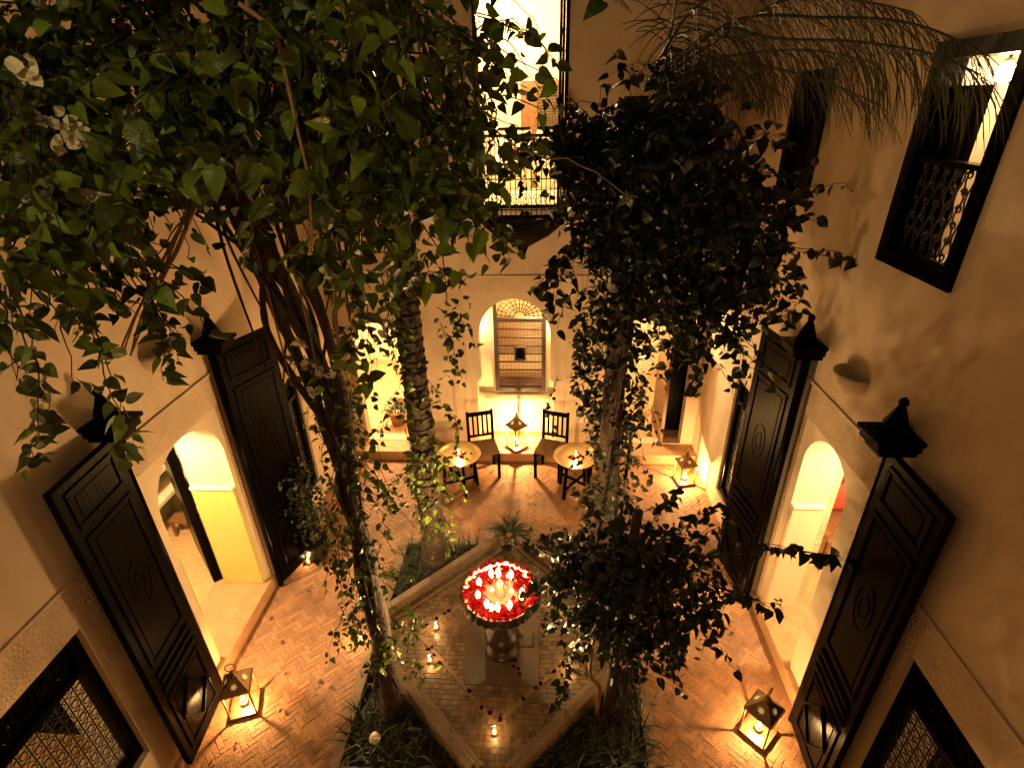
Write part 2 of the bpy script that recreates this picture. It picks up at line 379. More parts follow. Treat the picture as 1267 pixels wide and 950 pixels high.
# candle kinds ---------------------------------------------------------------
def flame_mb(c, h=.045, r=.011):
    return MB().lathe([(0, 0), (r * .7, h * .12), (r, h * .32), (r * .7, h * .6), (r * .25, h * .85), (0, h)], c, 10)
def make_candle(name, label, group, power, glass=True, fl_h=.05, fl_r=.013):
    t = thing(name, label, 'candle', (0, 0, 0), 0, group)
    MB().lathe([(0, 0), (.021, 0), (.022, .028), (.018, .03), (0, .029)], (0, 0, .004), 14).build('wax', WAX, t, smooth=True)
    if glass:
        MB().lathe([(0, 0), (.028, 0), (.031, .004), (.034, .075), (.032, .075), (.029, .006), (0, .003)], (0, 0, 0), 18).build('glass_cup', GLASS, t, smooth=True)
    flame_mb((0, 0, .032), fl_h, fl_r).build('flame', FLAMEM, t, smooth=True)
    lamp(t, (0, 0, .032 + fl_h + (.016 if glass else .05)), power, FLAME, .012)
    return t
c0 = make_candle('tealight', 'lit tealight among red petals in the fountain bowl', 'candles in the fountain bowl', P_FOUNT, glass=False, fl_h=.095, fl_r=.027)
spots = [(100, .205), (118, .215), (63, .205), (160, .22), (200, .215), (238, .205), (255, .22), (268, .21), (300, .205), (338, .22), (352, .21)]
for i, (a, r) in enumerate(spots):
    o = c0 if i == 0 else copy_tree(c0)
    o.location = (FX + r * math.cos(math.radians(a)), FY + r * math.sin(math.radians(a)), .784)
def petals(name, label, cnt, fn, parent=None):
    m = MB()
    for i in range(cnt):
        x, y, z = fn(i); a = random.uniform(0, 2 * PI); s_ = random.uniform(.016, .026); tz = random.uniform(-.5, .5)
        u = Vector((math.cos(a), math.sin(a), tz * .4)) * s_; w = Vector((-math.sin(a), math.cos(a), random.uniform(-.3, .3))) * s_ * .8
        c = Vector((x, y, z + .006)); lift = Vector((0, 0, s_ * .35))
        m.add([c - u + lift, c - u * .3 + w, c + u * .8 + w * .6 + lift * .6, c + u + lift, c + u * .8 - w * .6 + lift * .6, c - u * .3 - w, c], [(6, 0, 1), (6, 1, 2), (6, 2, 3), (6, 3, 4), (6, 4, 5), (6, 5, 0)])
    o = m.build(name, PETAL, parent, recalc=False, kind='stuff'); tinted(o.data, 7, rng.random(cnt)); 
    if not parent: tag(o, label, 'petals')
    return o
def bowl_spot(i):
    if i % 4 == 0:
        a = random.uniform(0, 2 * PI); r = random.uniform(.315, .352); return (FX + r * math.cos(a), FY + r * math.sin(a), .842 + random.uniform(0, .006))
    a = random.uniform(0, 2 * PI); r = random.choice((random.uniform(.14, .31), random.uniform(.2, .32)))
    return (FX + r * math.cos(a), FY + r * math.sin(a), .793 + random.uniform(0, .022))
petals('rose_petals', 'ring of red rose petals floating in the fountain bowl', 560, bowl_spot)
def ground_spot(i):
    k = i % 4; t = random.random(); j = random.gauss(0, .018)
    P = [((-.88, 0), (0, -.88)), ((0, -.88), (.88, 0)), ((-.88, .05), (-.6, .3)), ((.1, -.15), (.2, -.45))][k]
    return (GX + P[0][0] + (P[1][0] - P[0][0]) * t + j, GY + P[0][1] + (P[1][1] - P[0][1]) * t + j, .022)
petals('fallen_petals', 'red rose petals scattered along the tiled diamond lines on the ground', 30, ground_spot)

c1 = make_candle('votive_candle', 'small glass votive candle burning at the bottom corner of the tiled diamond', 'votive candles on the ground', P_FLOORC)
floor_c = [((612, 908), .014, 'small glass votive candle burning at the point of the tiled diamond'),
           ((540, 778), .02, 'small glass votive candle on the terrace beside the fountain bowl, near the ringed palm'),
           ((532, 819), .014, 'dimmer glass votive candle on the tiles beside the leafy vine trunk'),
           ((705, 828), .02, 'small glass votive candle on the tiles next to the dark leafy bush'),
           ((437, 790), .0, 'votive candle of a close pair on bricks, the one farther from the vine trunk'),
           ((448, 796), .0, 'votive candle of a close pair on bricks, the one touching the vine trunk side'),
           ((382, 697), .0, 'lone votive candle on bricks at the foot of the tree-covered door leaf'),
           ((890, 733), .0, 'lone votive candle on bricks seen through the dark leafy bush'),
           ((375, 688), .0, 'fainter votive candle tucked behind another at the vine-hidden door leaf')]
for i, ((u, v), z, lab) in enumerate(floor_c):
    o = c1 if i == 0 else copy_tree(c1)
    p = at_z(u, v, z); o.location = (p[0], p[1], z); o['label'] = lab

# ------------------------------------------------------------------ lanterns
def make_lantern(label):
    t = thing('lantern', label, 'lantern', (0, 0, 0), 0, 'glass and tin lanterns')
    w, h = .108, .34
    b = MB().box(-w - .012, w + .012, -w - .012, w + .012, .018, .04)
    for sx in (-1, 1):
        for sy in (-1, 1): b.box(sx * w - .012, sx * w + .012, sy * w - .012, sy * w + .012, 0, .018)
    b.build('base', TIN, t)
    for sx in (-1, 1):
        for sy in (-1, 1):
            MB().box(sx * w - .006, sx * w + .006, sy * w - .006, sy * w + .006, .04, h).build('post', TIN, t)
    for k in range(4):
        c, s_ = math.cos(k * PI / 2), math.sin(k * PI / 2)
        MB().box(w - .002, w + .001, -w + .0062, w - .0062, .041, h - .001, M=lambda x, y, z, c=c, s_=s_: (x * c - y * s_, x * s_ + y * c, z)).build('pane', GLASS, t)
    e = w + .008
    r = MB().add([(-e, -e, h), (e, -e, h), (e, e, h), (-e, e, h), (-.03, -.03, h + .105), (.03, -.03, h + .105), (.03, .03, h + .105), (-.03, .03, h + .105)],
             [(0, 1, 5, 4), (1, 2, 6, 5), (2, 3, 7, 6), (3, 0, 4, 7), (4, 5, 6, 7)])
    ro_ = r.build('roof', TIN, t)
    rim = MB()
    for k in range(4):
        c, s_ = math.cos(k * PI / 2), math.sin(k * PI / 2)
        rim.box(e - .004, e + .008, -e, e, h - .012, h + .006, M=lambda x, y, z, c=c, s_=s_: (x * c - y * s_, x * s_ + y * c, z))
    rim.build('rim', TIN, ro_)
    for k in range(4):   # glowing stars laid on the solid roof; emission stands in for light through piercings
        c, s_ = math.cos(k * PI / 2), math.sin(k * PI / 2); m = MB(); vs = []
        for i in range(16):
            q = (.034 if i % 2 == 0 else .016); a = 2 * PI * i / 16; vs.append((q * math.cos(a), q * math.sin(a)))
        sl = .105 / (e - .03); nrm = math.hypot(1, sl)
        pts = []
        for a, b_ in vs:
            rr = (e + .03) / 2 + .006 - b_ / nrm; zz = h + .052 + .004 + b_ * sl / nrm
            pts.append((rr * c - a * s_, rr * s_ + a * c, zz))
        m.add(pts, [tuple(range(16))]).build('rosette', MATS.get('rosette_glow') or emis('rosette_glow', (1, .6, .22), .25), ro_)
    MB().lathe([(.034, 0), (.036, .02), (.02, .035), (.022, .05), (.008, .07), (0, .072)], (0, 0, h + .104), 12).build('cap', TIN, t, smooth=True)
    MB().tube([(.045 * math.sin(2 * PI * i / 20), 0, h + .215 - .045 * math.cos(2 * PI * i / 20)) for i in range(21)], .005, 6, False).build('ring', TIN, t, smooth=True)
    cd = MB().lathe([(0, 0), (.03, 0), (.03, .045), (.0, .048)], (0, 0, .04), 16).build('candle', WAX, t, smooth=True)
    flame_mb((0, 0, .09), .07, .02).build('flame', FLAMEM, cd, smooth=True)
    lamp(t, (0, 0, .185), P_LANTERN, FLAME, .015)
    return t
ln = make_lantern('x')
lsp = [(-2.72, 2.89, 0, .35, 1.0, 'tin and glass lantern on bricks against the door leaf opposite the red-cushioned room', 1.0),
       (1.88, 2.86, 0, .75, 1.0, 'tin and glass lantern on bricks against the door leaf of the red-cushioned room', 1.0),
       (2.03, 6.36, 0, .2, 1.0, 'tin and glass lantern on the floor by the step of the tiled passage', 2.0),
       (-.40, 6.93, .153, .75, 1.22, 'tin and glass lantern with ring handle on the niche step between two chairs', 3.6)]
for i, (x, y, z, rz, sc, lab, pw) in enumerate(lsp):
    o = ln if i == 0 else copy_tree(ln)
    o.location = (x, y, z); o.rotation_euler = (0, 0, rz); o['label'] = lab; o.scale = (1, 1, sc)
    if i:
        for ch in o.children:
            if ch.type == 'LIGHT': ch.data = ch.data.copy(); ch.data.energy = P_LANTERN * pw

# ------------------------------------------------------------------ side walls
def wall_lamp_bowl(M, a, b, parent):
    m = MB(); r = .17; n = 16; k = 7
    for q, rr in ((0, r), (1, r - .014)):
        for i in range(k + 1):
            ph = PI / 2 * i / k
            for j in range(n + 1):
                t = PI * j / n; m.v.append(M(a + rr * math.cos(t) * math.cos(ph), b - rr * math.sin(ph) * 1.05, rr * math.sin(t) * math.cos(ph) * .9 + .004))
    W = n + 1
    for q in (0, 1):
        for i in range(k):
            for j in range(n): o = q * (k + 1) * W + i * W + j; m.f.append((o, o + 1, o + W + 1, o + W))
    for j in range(n): o = (k + 1) * W; m.f.append((j, j + 1, o + j + 1, o + j))
    m.build('bowl_sconce', PLASTER, parent, smooth=True)

def door_leaf(M, hinge, sgn, width, ang, z0, z1, parent, d0=.10):
    """leaf from hinge running sgn along the wall, swung off the wall by ang; local u along, w thickness"""
    c, s_ = math.cos(ang), math.sin(ang)
    def F(u, z, w): return M(hinge + sgn * (u * c - w * s_), z, d0 + u * s_ + w * c)
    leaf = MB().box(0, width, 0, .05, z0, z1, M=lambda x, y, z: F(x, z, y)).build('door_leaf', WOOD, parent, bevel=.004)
    def mould(u0, u1, a0, a1, t=.035):
        for (p0, p1, q0, q1) in ((u0, u1, a0, a0 + t), (u0, u1, a1 - t, a1), (u0, u0 + t, a0 + t, a1 - t), (u1 - t, u1, a0 + t, a1 - t)):
            MB().box(p0, p1, .05, .062, q0, q1, M=lambda x, y, z: F(x, z, y)).build('moulding', WOOD, leaf, bevel=.004)
        MB().box(u0 + t + .03, u1 - t - .03, .05, .055, a0 + t + .03, a1 - t - .03, M=lambda x, y, z: F(x, z, y)).build('panel', WOOD, leaf, bevel=.005)
    h = z1 - z0; e = .07
    mould(e, width - e, z0 + .88 * h, z1 - .06)
    mould(e, width - e, z0 + .40 * h, z0 + .855 * h)
    for k in range(3): MB().box(e, width - e, .05, .07, z0 + (.30 + .03 * k) * h, z0 + (.313 + .03 * k) * h, M=lambda x, y, z: F(x, z, y)).build('rail', WOOD, leaf, bevel=.004)
    mould(e, width - e, z0 + .04 * h, z0 + .275 * h)
    # carved medallion and lower diamond
    for rr in (.05, .10):
        MB().tube([F(width / 2 + rr * math.cos(2 * PI * k / 20), z0 + .63 * h + rr * 1.9 * math.sin(2 * PI * k / 20), .055) for k in range(21)], .006, 5, False).build('medallion_ring', WOOD, leaf, smooth=True)
    cz = z0 + .157 * h; hw, hh = width / 2 - e - .05, .085 * h
    D = [(width / 2 - hw, cz), (width / 2, cz + hh), (width / 2 + hw, cz), (width / 2, cz - hh)]
    for i in range(4):
        p, q = D[i], D[(i + 1) % 4]
        MB().bar(F(p[0], p[1], .064), F(q[0], q[1], .064), .02, .02).build('moulding', WOOD, leaf)
    # pivot post
    MB().tube([F(-.025, z0 - .04, .02), F(-.025, z1 + .12, .02)], .03, 8).build('pivot_post', WOOD, leaf, smooth=True)
    return leaf
def pivot_bracket(M, a, z, parent):
    b = MB().box(a - .11, a + .11, z, z + .05, 0, .26, M=lambda x, y, q: M(x, y, q))
    b = MB()
    b.box(a - .11, a + .11, z - .0, z + .055, -.05, .26, M=M); b.box(a - .085, a + .085, z - .045, z - .0005, -.05, .225, M=M); b.box(a - .13, a + .13, z + .0555, z + .085, -.05, .28, M=M)
    o = b.build('pivot_bracket', WOOD, parent, bevel=.004)
    f = MB(); c = .13
    f.lathe([(0, 0), (.085, 0), (.09, .03), (.07, .045), (.075, .06), (.03, .17), (.022, .19), (.03, .205), (.028, .225), (.012, .245), (0, .25)], (0, 0, 0), 8, M=lambda x, y, q: M(a + x, z + .085 + q, c + y))
    f.build('finial', WOOD, o)
    return o

def lattice_window(M, a0, a1, b0, b1, parent, trans=.0, step=.06, frame=.06, d=-.16, scroll=True):
    fr = MB()
    for (p0, p1, q0, q1) in ((a0, a1, b0, b0 + frame), (a0, a1, b1 - frame, b1), (a0, a0 + frame, b0 + frame, b1 - frame), (a1 - frame, a1, b0 + frame, b1 - frame)):
        fr.box(p0, p1, q0, q1, d - .03, d + .05, M=M)
    tb = b1 - frame - trans
    if trans: fr.box(a0 + frame, a1 - frame, tb - .05, tb, d - .03, d + .045, M=M)
    win = fr.build('window', WOOD, parent)
    # lower lattice: diagonal + straight bars with beads
    A0, A1, B0, B1 = a0 + frame, a1 - frame, b0 + frame, tb - .05
    nA = max(2, int((A1 - A0) / step)); nB = max(2, int((B1 - B0) / step))
    for i in range(1, nA):
        x = A0 + (A1 - A0) * i / nA; MB().tube([M(x, B0, d), M(x, B1, d)], .0055, 5, False).build('bar', IRON, win)
    for j in range(1, nB):
        y = B0 + (B1 - B0) * j / nB; MB().tube([M(A0, y, d + .006), M(A1, y, d + .006)], .0045, 5, False).build('bar', IRON, win)
    knots = MB()
    for i in range(nA):
        for j in range(nB):
            x = A0 + (A1 - A0) * (i + .5) / nA; y = B0 + (B1 - B0) * (j + .5) / nB; q = step * .36
            if (i + j) % 2 == 0: knots.tube([M(x + q * math.cos(2 * PI * k / 8), y + q * math.sin(2 * PI * k / 8), d) for k in range(9)], .0045, 4, False)
            else:
                knots.tube([M(x - q, y - q, d), M(x + q, y + q, d)], .004, 4, False); knots.tube([M(x - q, y + q, d), M(x + q, y - q, d)], .004, 4, False)
    knots.build('lattice_scrolls', IRON, win, kind='stuff')
    if trans:
        # pierced transom board with scroll holes: plate with many small holes
        T0, T1 = tb, b1 - frame; holes = []
        nx = max(3, int((A1 - A0) / .10))
        for i in range(nx):
            cx = A0 + (A1 - A0) * (i + .5) / nx; w = (A1 - A0) / nx
            for (ox, oy, ra, rb, ro_) in ((0, .5, .28, .16, .6), (-.28, .2, .12, .10, 0), (.28, .8, .12, .10, 0), (.25, .22, .16, .07, -.7), (-.25, .8, .16, .07, -.7)):
                cy = T0 + (T1 - T0) * oy; px = cx + ox * w; poly = []
                k = 3 if (ra == .28) else 8
                for q in range(k):
                    t = 2 * PI * q / k + i; X = ra * w * math.cos(t); Y = rb * w * 1.3 * math.sin(t)
                    poly.append((px + X * math.cos(ro_) - Y * math.sin(ro_), cy + X * math.sin(ro_) + Y * math.cos(ro_)))
                holes.append(poly)
        MB().plate(rect(A0, A1, T0, T1), holes, d - .012, d + .012, M).build('transom', WOOD, win)
        for i in range(nx + 1):
            cx = A0 + (A1 - A0) * i / nx; R_ = (T1 - T0) * .42; pts = []
            for q in range(18):
                t = q / 17 * 2.6 * PI; rr = R_ * (1 - q / 22); pts.append(M(min(max(cx + rr * .6 * math.cos(t + i), A0), A1), min(max((T0 + T1) / 2 + rr * math.sin(t + i), T0 + .01), T1 - .01), d + .016))
            MB().tube(pts, .007, 5).build('scroll', WOOD, win, smooth=True)
    return win

def iron_window(M, a0, a1, b0, b1, parent, rail, flipped, dark=False, d=-.06):
    fr = MB(); f = .06
    for (p0, p1, q0, q1) in ((a0 - .03, a1 + .03, b0 - .03, b0 + f), (a0 - .03, a1 + .03, b1 - f, b1 + .03), (a0 - .03, a0 + f, b0 + f, b1 - f), (a1 - f, a1 + .03, b0 + f, b1 - f)):
        fr.box(p0, p1, q0, q1, -.12, .025, M=M)
    win = fr.build('window', WOOD, parent)
    if dark:
        for k in (0, 1):
            m = (a0 + a1) / 2; p0, p1 = (a0 + f, m - .003) if k == 0 else (m + .003, a1 - f)
            sh = MB().box(p0, p1, b0 + f, b1 - f, -.10, -.065, M=M).build('shutter', WOOD, win)
            for (z0, z1) in ((b0 + f + .05, b0 + .5 * (b1 - b0) - .03), (b0 + .5 * (b1 - b0) + .03, b1 - f - .05)):
                MB().box(p0 + .04, p1 - .04, z0, z1, -.065, -.052, M=M).build('panel', WOOD, win, bevel=.005)
        return win
    A0, A1, B0, B1 = a0 + f, a1 - f, b0 + f, rail
    MB().box(A0, A1, rail, rail + .03, -.08, .0, M=M).build('handrail', WOOD, win)
    MB().box(A0, A1, B0 + .0, B0 + .02, -.07, -.03, M=M).build('bottom_rail', IRON, win)
    n = 13
    for i in range(n):
        x = A0 + (A1 - A0) * (i + .5) / n; s_ = 1 if i % 2 else -1; pts = []
        for q in range(25):
            t = q / 24; pts.append(M(x + s_ * .013 * math.sin(t * 5 * PI) , B0 + .02 + (B1 - B0 - .02) * t, -.05))
        MB().tube(pts, .0055, 5, False).build('bar', IRON, win, smooth=True)
    for r_ in range(6):
        y = B0 + .05 + (B1 - B0 - .08) * r_ / 5
        for i in range(6):
            x = A0 + (A1 - A0) * (i + .5) / 6; R_ = .026
            pts = [M(x + R_ * (1 - q / 26) * math.cos(q / 16 * 2.6 * PI), y + R_ * (1 - q / 26) * math.sin(q / 16 * 2.6 * PI), -.045) for q in range(17)]
            MB().tube(pts, .0055, 5).build('scroll', IRON, win, smooth=True)
    return win

def side_wall(M, side, label, lab_room, y):
    w = thing('courtyard_wall', label, 'wall', M(y['door'][0] + .6, 0, 0))
    d0, d1 = y['door']
    holes = [rect(d0, d1, .0, 2.72), rect(y['gn'][0], y['gn'][1], .42, y['gn'][2]), rect(y['gf'][0], y['gf'][1], .30, y['gf'][2])]
    for (p0, p1, q0, q1, _) in y['up']: holes.append(rect(p0, p1, q0, q1))
    MB().plate(rect(-3.2, YB + .02, -.15, 8.0), holes, -.5, 0, M).build('plaster', PLASTER, w)
    # carved lintel band, jamb bands, arched infill panel
    MB().box(d0, d1, 2.42, 2.719, -.5, -.004, M=M).build('carved_band', CARVED, w)
    MB().box(d0 - .06, d1 + .06, 2.722, 2.745, 0, .016, M=M).build('moulding', PLASTER, w)
    for (p0, p1) in ((d0, d0 + .10), (d1 - .05, d1)): MB().box(p0, p1, 0, 2.4195, -.5, -.006, M=M).build('carved_jamb', CARVED, w)
    a0, a1, sp, tp = y['arch']
    MB().plate(rect(d0 + .1, d1 - .05, 0, 2.4195), [arch(a0, a1, .002, sp, tp)], -y['rd'], -.035, M).build('arch_panel', SMOOTH, w)
    # thickened lower reveal with a little ledge
    dm = y['dado']
    MB().box(a1 - .035, a1 + .02, H + .002, 1.47, -y['rd'] + .02, -.05, M=M).build('reveal_dado', dm, w, bevel=.004)
    MB().box(a1 - .05, a1 + .02, 1.47, 1.50, -y['rd'] + .02, -.045, M=M).build('reveal_ledge', WHITEP, w, bevel=.004)
    MB().box(a0 - .02, a0 + .035, H + .002, 1.47, -y['rd'] + .02, -.05, M=M).build('reveal_dado', dm, w, bevel=.004)
    # threshold
    MB().box(d0 - .02, d1 + .02, -.1, H, -.62, .02, M=M).build('threshold', STONE, w, bevel=.01)
    # carved bands above and beside the grille windows
    for (p0, p1, tp_) in ((y['gn'][0] - .6, y['gn'][1] + .17, y['gn'][2]), (y['gf'][0] - .1, y['gf'][1] + .35, y['gf'][2])):
        MB().box(p0, p1, tp_ + .012, tp_ + .33, -.01, .006, M=M).build('carved_band', CARVED, w)
        MB().box(p0, p1, tp_ + .332, tp_ + .35, -.01, .018, M=M).build('moulding', PLASTER, w)
    MB().box(y['gn'][1] + .012, y['gn'][1] + .17, y['gn'][2] - .45, y['gn'][2] + .0115, -.01, .006, M=M).build('carved_band', CARVED, w)
    # door leaves and pivots
    lz = 2.90
    door_leaf(M, d0 + .01, -1, .62, y['an'], .06, lz, w, d0=.07); door_leaf(M, d1 - .01, 1, .66, y['af'], .06, lz + .06, w, d0=.07)
    pivot_bracket(M, d0 + .02, lz + .05, w); pivot_bracket(M, d1 - .02, lz + .10, w)
    wall_lamp_bowl(M, y['bowl'][0], y['bowl'][1], w)
    lattice_window(M, y['gn'][0] + .003, y['gn'][1] - .003, .423, y['gn'][2] - .003, w, trans=.22, step=.07, frame=.075, d=-.10)
    lattice_window(M, y['gf'][0] + .003, y['gf'][1] - .003, .303, y['gf'][2] - .003, w, trans=.20, step=.07, frame=.07, d=-.08)
    for (p0, p1, q0, q1, dk) in y['up']:
        iron_window(M, p0 + .003, p1 - .003, q0 + .003, q1 - .003, w, q0 + .60, side, dark=dk)
    return w
RY = dict(rd=.36, door=(2.93, 4.27), gn=(1.0, 2.34, 1.80), gf=(5.22, 5.84, 1.98), arch=(3.39, 4.11, 2.0, 2.375), dado=SMOOTH, an=.06, af=.16, bowl=(3.67, 3.09),
          up=[(3.10, 3.80, 3.92, 5.13, False), (5.10, 5.74, 4.05, 5.06, True)])
LY = dict(rd=.52, door=(2.96, 4.32), gn=(1.0, 2.27, 1.84), gf=(5.22, 5.84, 1.98), arch=(3.24, 4.21, 1.92, 2.39), dado=OCHRE, an=.10, af=.34, bowl=(3.73, 3.22),
          up=[(3.24, 3.96, 4.06, 5.16, True), (5.2, 5.84, 4.1, 5.1, True)])
WR = side_wall(Mright, 'R', 'sand plaster wall with arched doorway into the room with the red cushion', '', RY)
WL = side_wall(Mleft, 'L', 'sand plaster wall with arched doorway showing yellow-green painted reveal', '', LY)

# ------------------------------------------------------------------ rooms behind the side walls
def shell(name, x0, x1, y0, y1, z0, z1, openside, m, fm, t=.08):
    b = MB()
    if openside != 'x1': b.box(x1, x1 + t, y0 - t, y1 + t, z0, z1)
    if openside != 'x0': b.box(x0 - t, x0, y0 - t, y1 + t, z0, z1)
    if openside != 'y1': b.box(x0, x1, y1, y1 + t, z0, z1)
    if openside != 'y0': b.box(x0, x1, y0 - t, y0, z0, z1)
    b.box(x0 - t, x1 + t, y0 - t, y1 + t, z1 + .002, z1 + t)
    o = b.build(name, m, kind='structure')
    MB().box(x0 - t, x1 + t, y0 - t, y1 + t, z0 - t, z0 - .002).build('room_floor', fm, o); return o
def pendant(loc, power, label, color=AMBER, r=.09, radius=.08, cord=.35):
    t = thing('pendant_lamp', label, 'lamp', loc)
    MB().lathe([(0, -r), (r * .7, -r * .7), (r, 0), (r * .7, r * .7), (r * .2, r)], loc, 20).build('globe', GLOBE, t, smooth=True)
    MB().tube([(loc[0], loc[1], loc[2] + r), (loc[0], loc[1], loc[2] + r + cord)], .008, 6).build('cord', IRON, t)
    MB().lathe([(r * .2, r), (r * .3, r + .03), (0, r + .04)], loc, 12).build('cap', BRASS, t)
    lamp(t, (loc[0], loc[1], loc[2] - r - .06), power, color, radius); return t
FLOORIN = mat('room_tiles', (.42, .24, .11), (.60, .38, .2), rough=.5, scale=22, bump=.2)
shell('side_room', -6.2, XL - .5, 2.5, 6.4, H - .005, 3.2, 'x1', WHITEP, FLOORIN)
pendant((-3.95, 3.45, 2.75), 440, 'round globe lamp hanging in the room with sage shelves')
shell('side_room', XR + .5, 5.2, 2.5, 6.2, H - .005, 3.2, 'x0', WHITEP, FLOORIN)
pendant((3.35, 3.35, 2.75), 460, 'round globe lamp hanging in the room with the red cushion')
for (x0, x1, s_, nm) in ((-5.2, XL - .5, 'x1', 'room where dark lattice shadow shows'), (XR + .5, 4.6, 'x0', 'x')):
    shell('corner_room', x0, x1, -.8, 2.42, .3, 3.2, s_, WHITEP, FLOORIN)
pendant((-4.3, .9, 2.3), 50, 'round globe lamp in the corner room behind the brightly backlit lattice window')
pendant((3.7, .6, 2.4), 20, 'round globe lamp in the corner room behind the dim lattice window')
# shelves in the left room
sh = thing('wall_shelves', 'sage painted shelves with pale board edges inside the room beyond the yellow-green reveal', 'shelves', (-4.9, 5.2, H))
MB().box(-5.0, -4.96, 4.55, 6.3, H, 1.7).build('back_panel', SAGE, sh)
for z in (.62, .98, 1.34): MB().box(-4.955, -4.62, 4.55, 6.3, z, z + .05).build('board', WHITEP, sh)
for y in (4.55, 5.35): MB().box(-4.955, -4.64, y, y + .04, H, .619).build('upright', SAGE, sh)
bk = thing('open_book', 'open book lying on the sage shelves', 'book', (-4.78, 5.0, 1.03))
for s_ in (-1, 1): MB().box(-4.88, -4.68, 5.0 + (0 if s_ > 0 else -.16), 5.0 + (.16 if s_ > 0 else 0), 1.031, 1.043 if s_ > 0 else 1.047).build('page_block', CLOTHW, bk)
st = thing('wooden_stool', 'low brown wooden stool on the floor under the sage shelves', 'stool', (-4.45, 4.95, H))
MB().box(-4.62, -4.30, 4.86, 5.02, H + .22, H + .25).build('seat', BROWNW, st)
for x in (-4.59, -4.33):
    for y in (4.885, 4.995): MB().box(x - .015, x + .015, y - .015, y + .015, H, H + .2195).build('leg', BROWNW, st)
# inward door leaf, edge on
dl = thing('inner_door', 'dark inner door leaf standing open beside the yellow-green reveal', 'door', (-3.64, 4.24, H))
dv = Vector((-.70, .715, 0)).normalized(); nv = Vector((-dv.y, dv.x, 0))
p0 = Vector((-3.66, 4.19, 0)); c = []
for z in (H + .01, 2.2):
    c += [p0 + nv * .045 + Vector((0, 0, z)), p0 - nv * .045 + Vector((0, 0, z)), p0 + dv * .8 - nv * .045 + Vector((0, 0, z)), p0 + dv * .8 + nv * .045 + Vector((0, 0, z))]
MB().box8(c).build('leaf_board', WOOD, dl, bevel=.004)
MB().bar(p0 - nv * .02 + dv * .05 + Vector((0, 0, 1.15)), p0 - nv * .10 + dv * .05 + Vector((0, 0, 1.15)), .02).build('handle', BRASS, dl)
# armchair with red cushion in the right room
ac = thing('armchair', 'dark leather armchair with wooden arm inside the bright arched room', 'armchair', (3.42, 4.90, H), 0)
cx, cy = 3.42, 4.90
def A(x0, x1, y0, y1, z0, z1): return MB().box(cx + x0, cx + x1, cy + y0, cy + y1, H + z0, H + z1)
A(-.30, .30, -.30, .30, .22, .42).build('seat', LEATHER, ac, bevel=.03)
A(-.30, .30, .301, .40, .22, .85).build('backrest', LEATHER, ac, bevel=.03)
for s_ in (-1, 1):
    A(s_ * .34 - .04, s_ * .34 + .04, -.32, .38, .50, .55).build('armrest', BROWNW, ac, bevel=.01)
    A(s_ * .345 - .025, s_ * .345 + .025, -.30, .36, .2, .499).build('side_panel', BROWNW, ac)
for sx in (-1, 1):
    for sy in (-1, 1): A(sx * .27 - .03, sx * .27 + .03, sy * .26 - .03, sy * .26 + .03, 0, .219).build('leg', WOOD, ac)
cu = MB(); 
for i in range(9):
    for j in range(9):
        a, b = -1 + i / 4, -1 + j / 4; hgt = .07 * (1 - a ** 4) * (1 - b ** 4); cu.v.append((cx + a * .2, cy + .20 - hgt * .8, H + .64 + b * .19))
for i in range(8):
    for j in range(8): cu.f.append((i * 9 + j, i * 9 + j + 1, (i + 1) * 9 + j + 1, (i + 1) * 9 + j))
n0 = len(cu.v); cu.v += [(x, 2 * (cy + .22) - y, z) for x, y, z in cu.v]; cu.f += [tuple(i + n0 for i in f) for f in cu.f]
tag(cu.build('cushion', CLOTHR, smooth=True), 'bright red cushion leaning in the dark leather armchair', 'cushion')
# upper right lit room behind the iron window
shell('upper_room', XR + .5, 4.6, 2.3, 6.0, 3.75, 6.2, 'x0', SMOOTH, FLOORIN)
wl_ = thing('wall_lamp', 'bright bare lamp burning in the upper window behind palm leaflets', 'lamp', (2.52, 3.56, 4.985))
MB().lathe([(0, -.05), (.036, -.036), (.05, 0), (.036, .036), (0, .05)], (2.52, 3.56, 4.985), 16).build('bulb', emis('bulb_glow', (1, .85, .55), 60), wl_, smooth=True)
MB().tube([(2.52, 3.56, 5.03), (2.52, 3.56, 5.128)], .008, 6).build('cord', IRON, wl_)
MB().lathe([(.02, .04), (.03, .06), (0, .08)], (2.52, 3.56, 4.985), 12).build('cap', BRASS, wl_)
lamp(wl_, (2.52, 3.48, 4.90), 26, (1, .62, .28), .02)
# inner shutter leaf of that window, and a bench and red cushion within
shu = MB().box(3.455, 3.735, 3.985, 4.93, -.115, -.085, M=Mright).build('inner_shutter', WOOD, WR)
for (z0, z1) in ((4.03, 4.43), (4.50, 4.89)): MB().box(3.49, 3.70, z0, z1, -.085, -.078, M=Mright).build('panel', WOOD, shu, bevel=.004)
bn = thing('low_table', 'low wooden table inside the upper iron-grilled window', 'table', (3.1, 4.0, 3.75))
MB().box(2.85, 3.5, 3.6, 4.4, 4.10, 4.14).build('top', BROWNW, bn)
for x in (2.88, 3.47):
    for y in (3.63, 4.37): MB().box(x - .02, x + .02, y - .02, y + .02, 3.75, 4.0995).build('leg', BROWNW, bn)

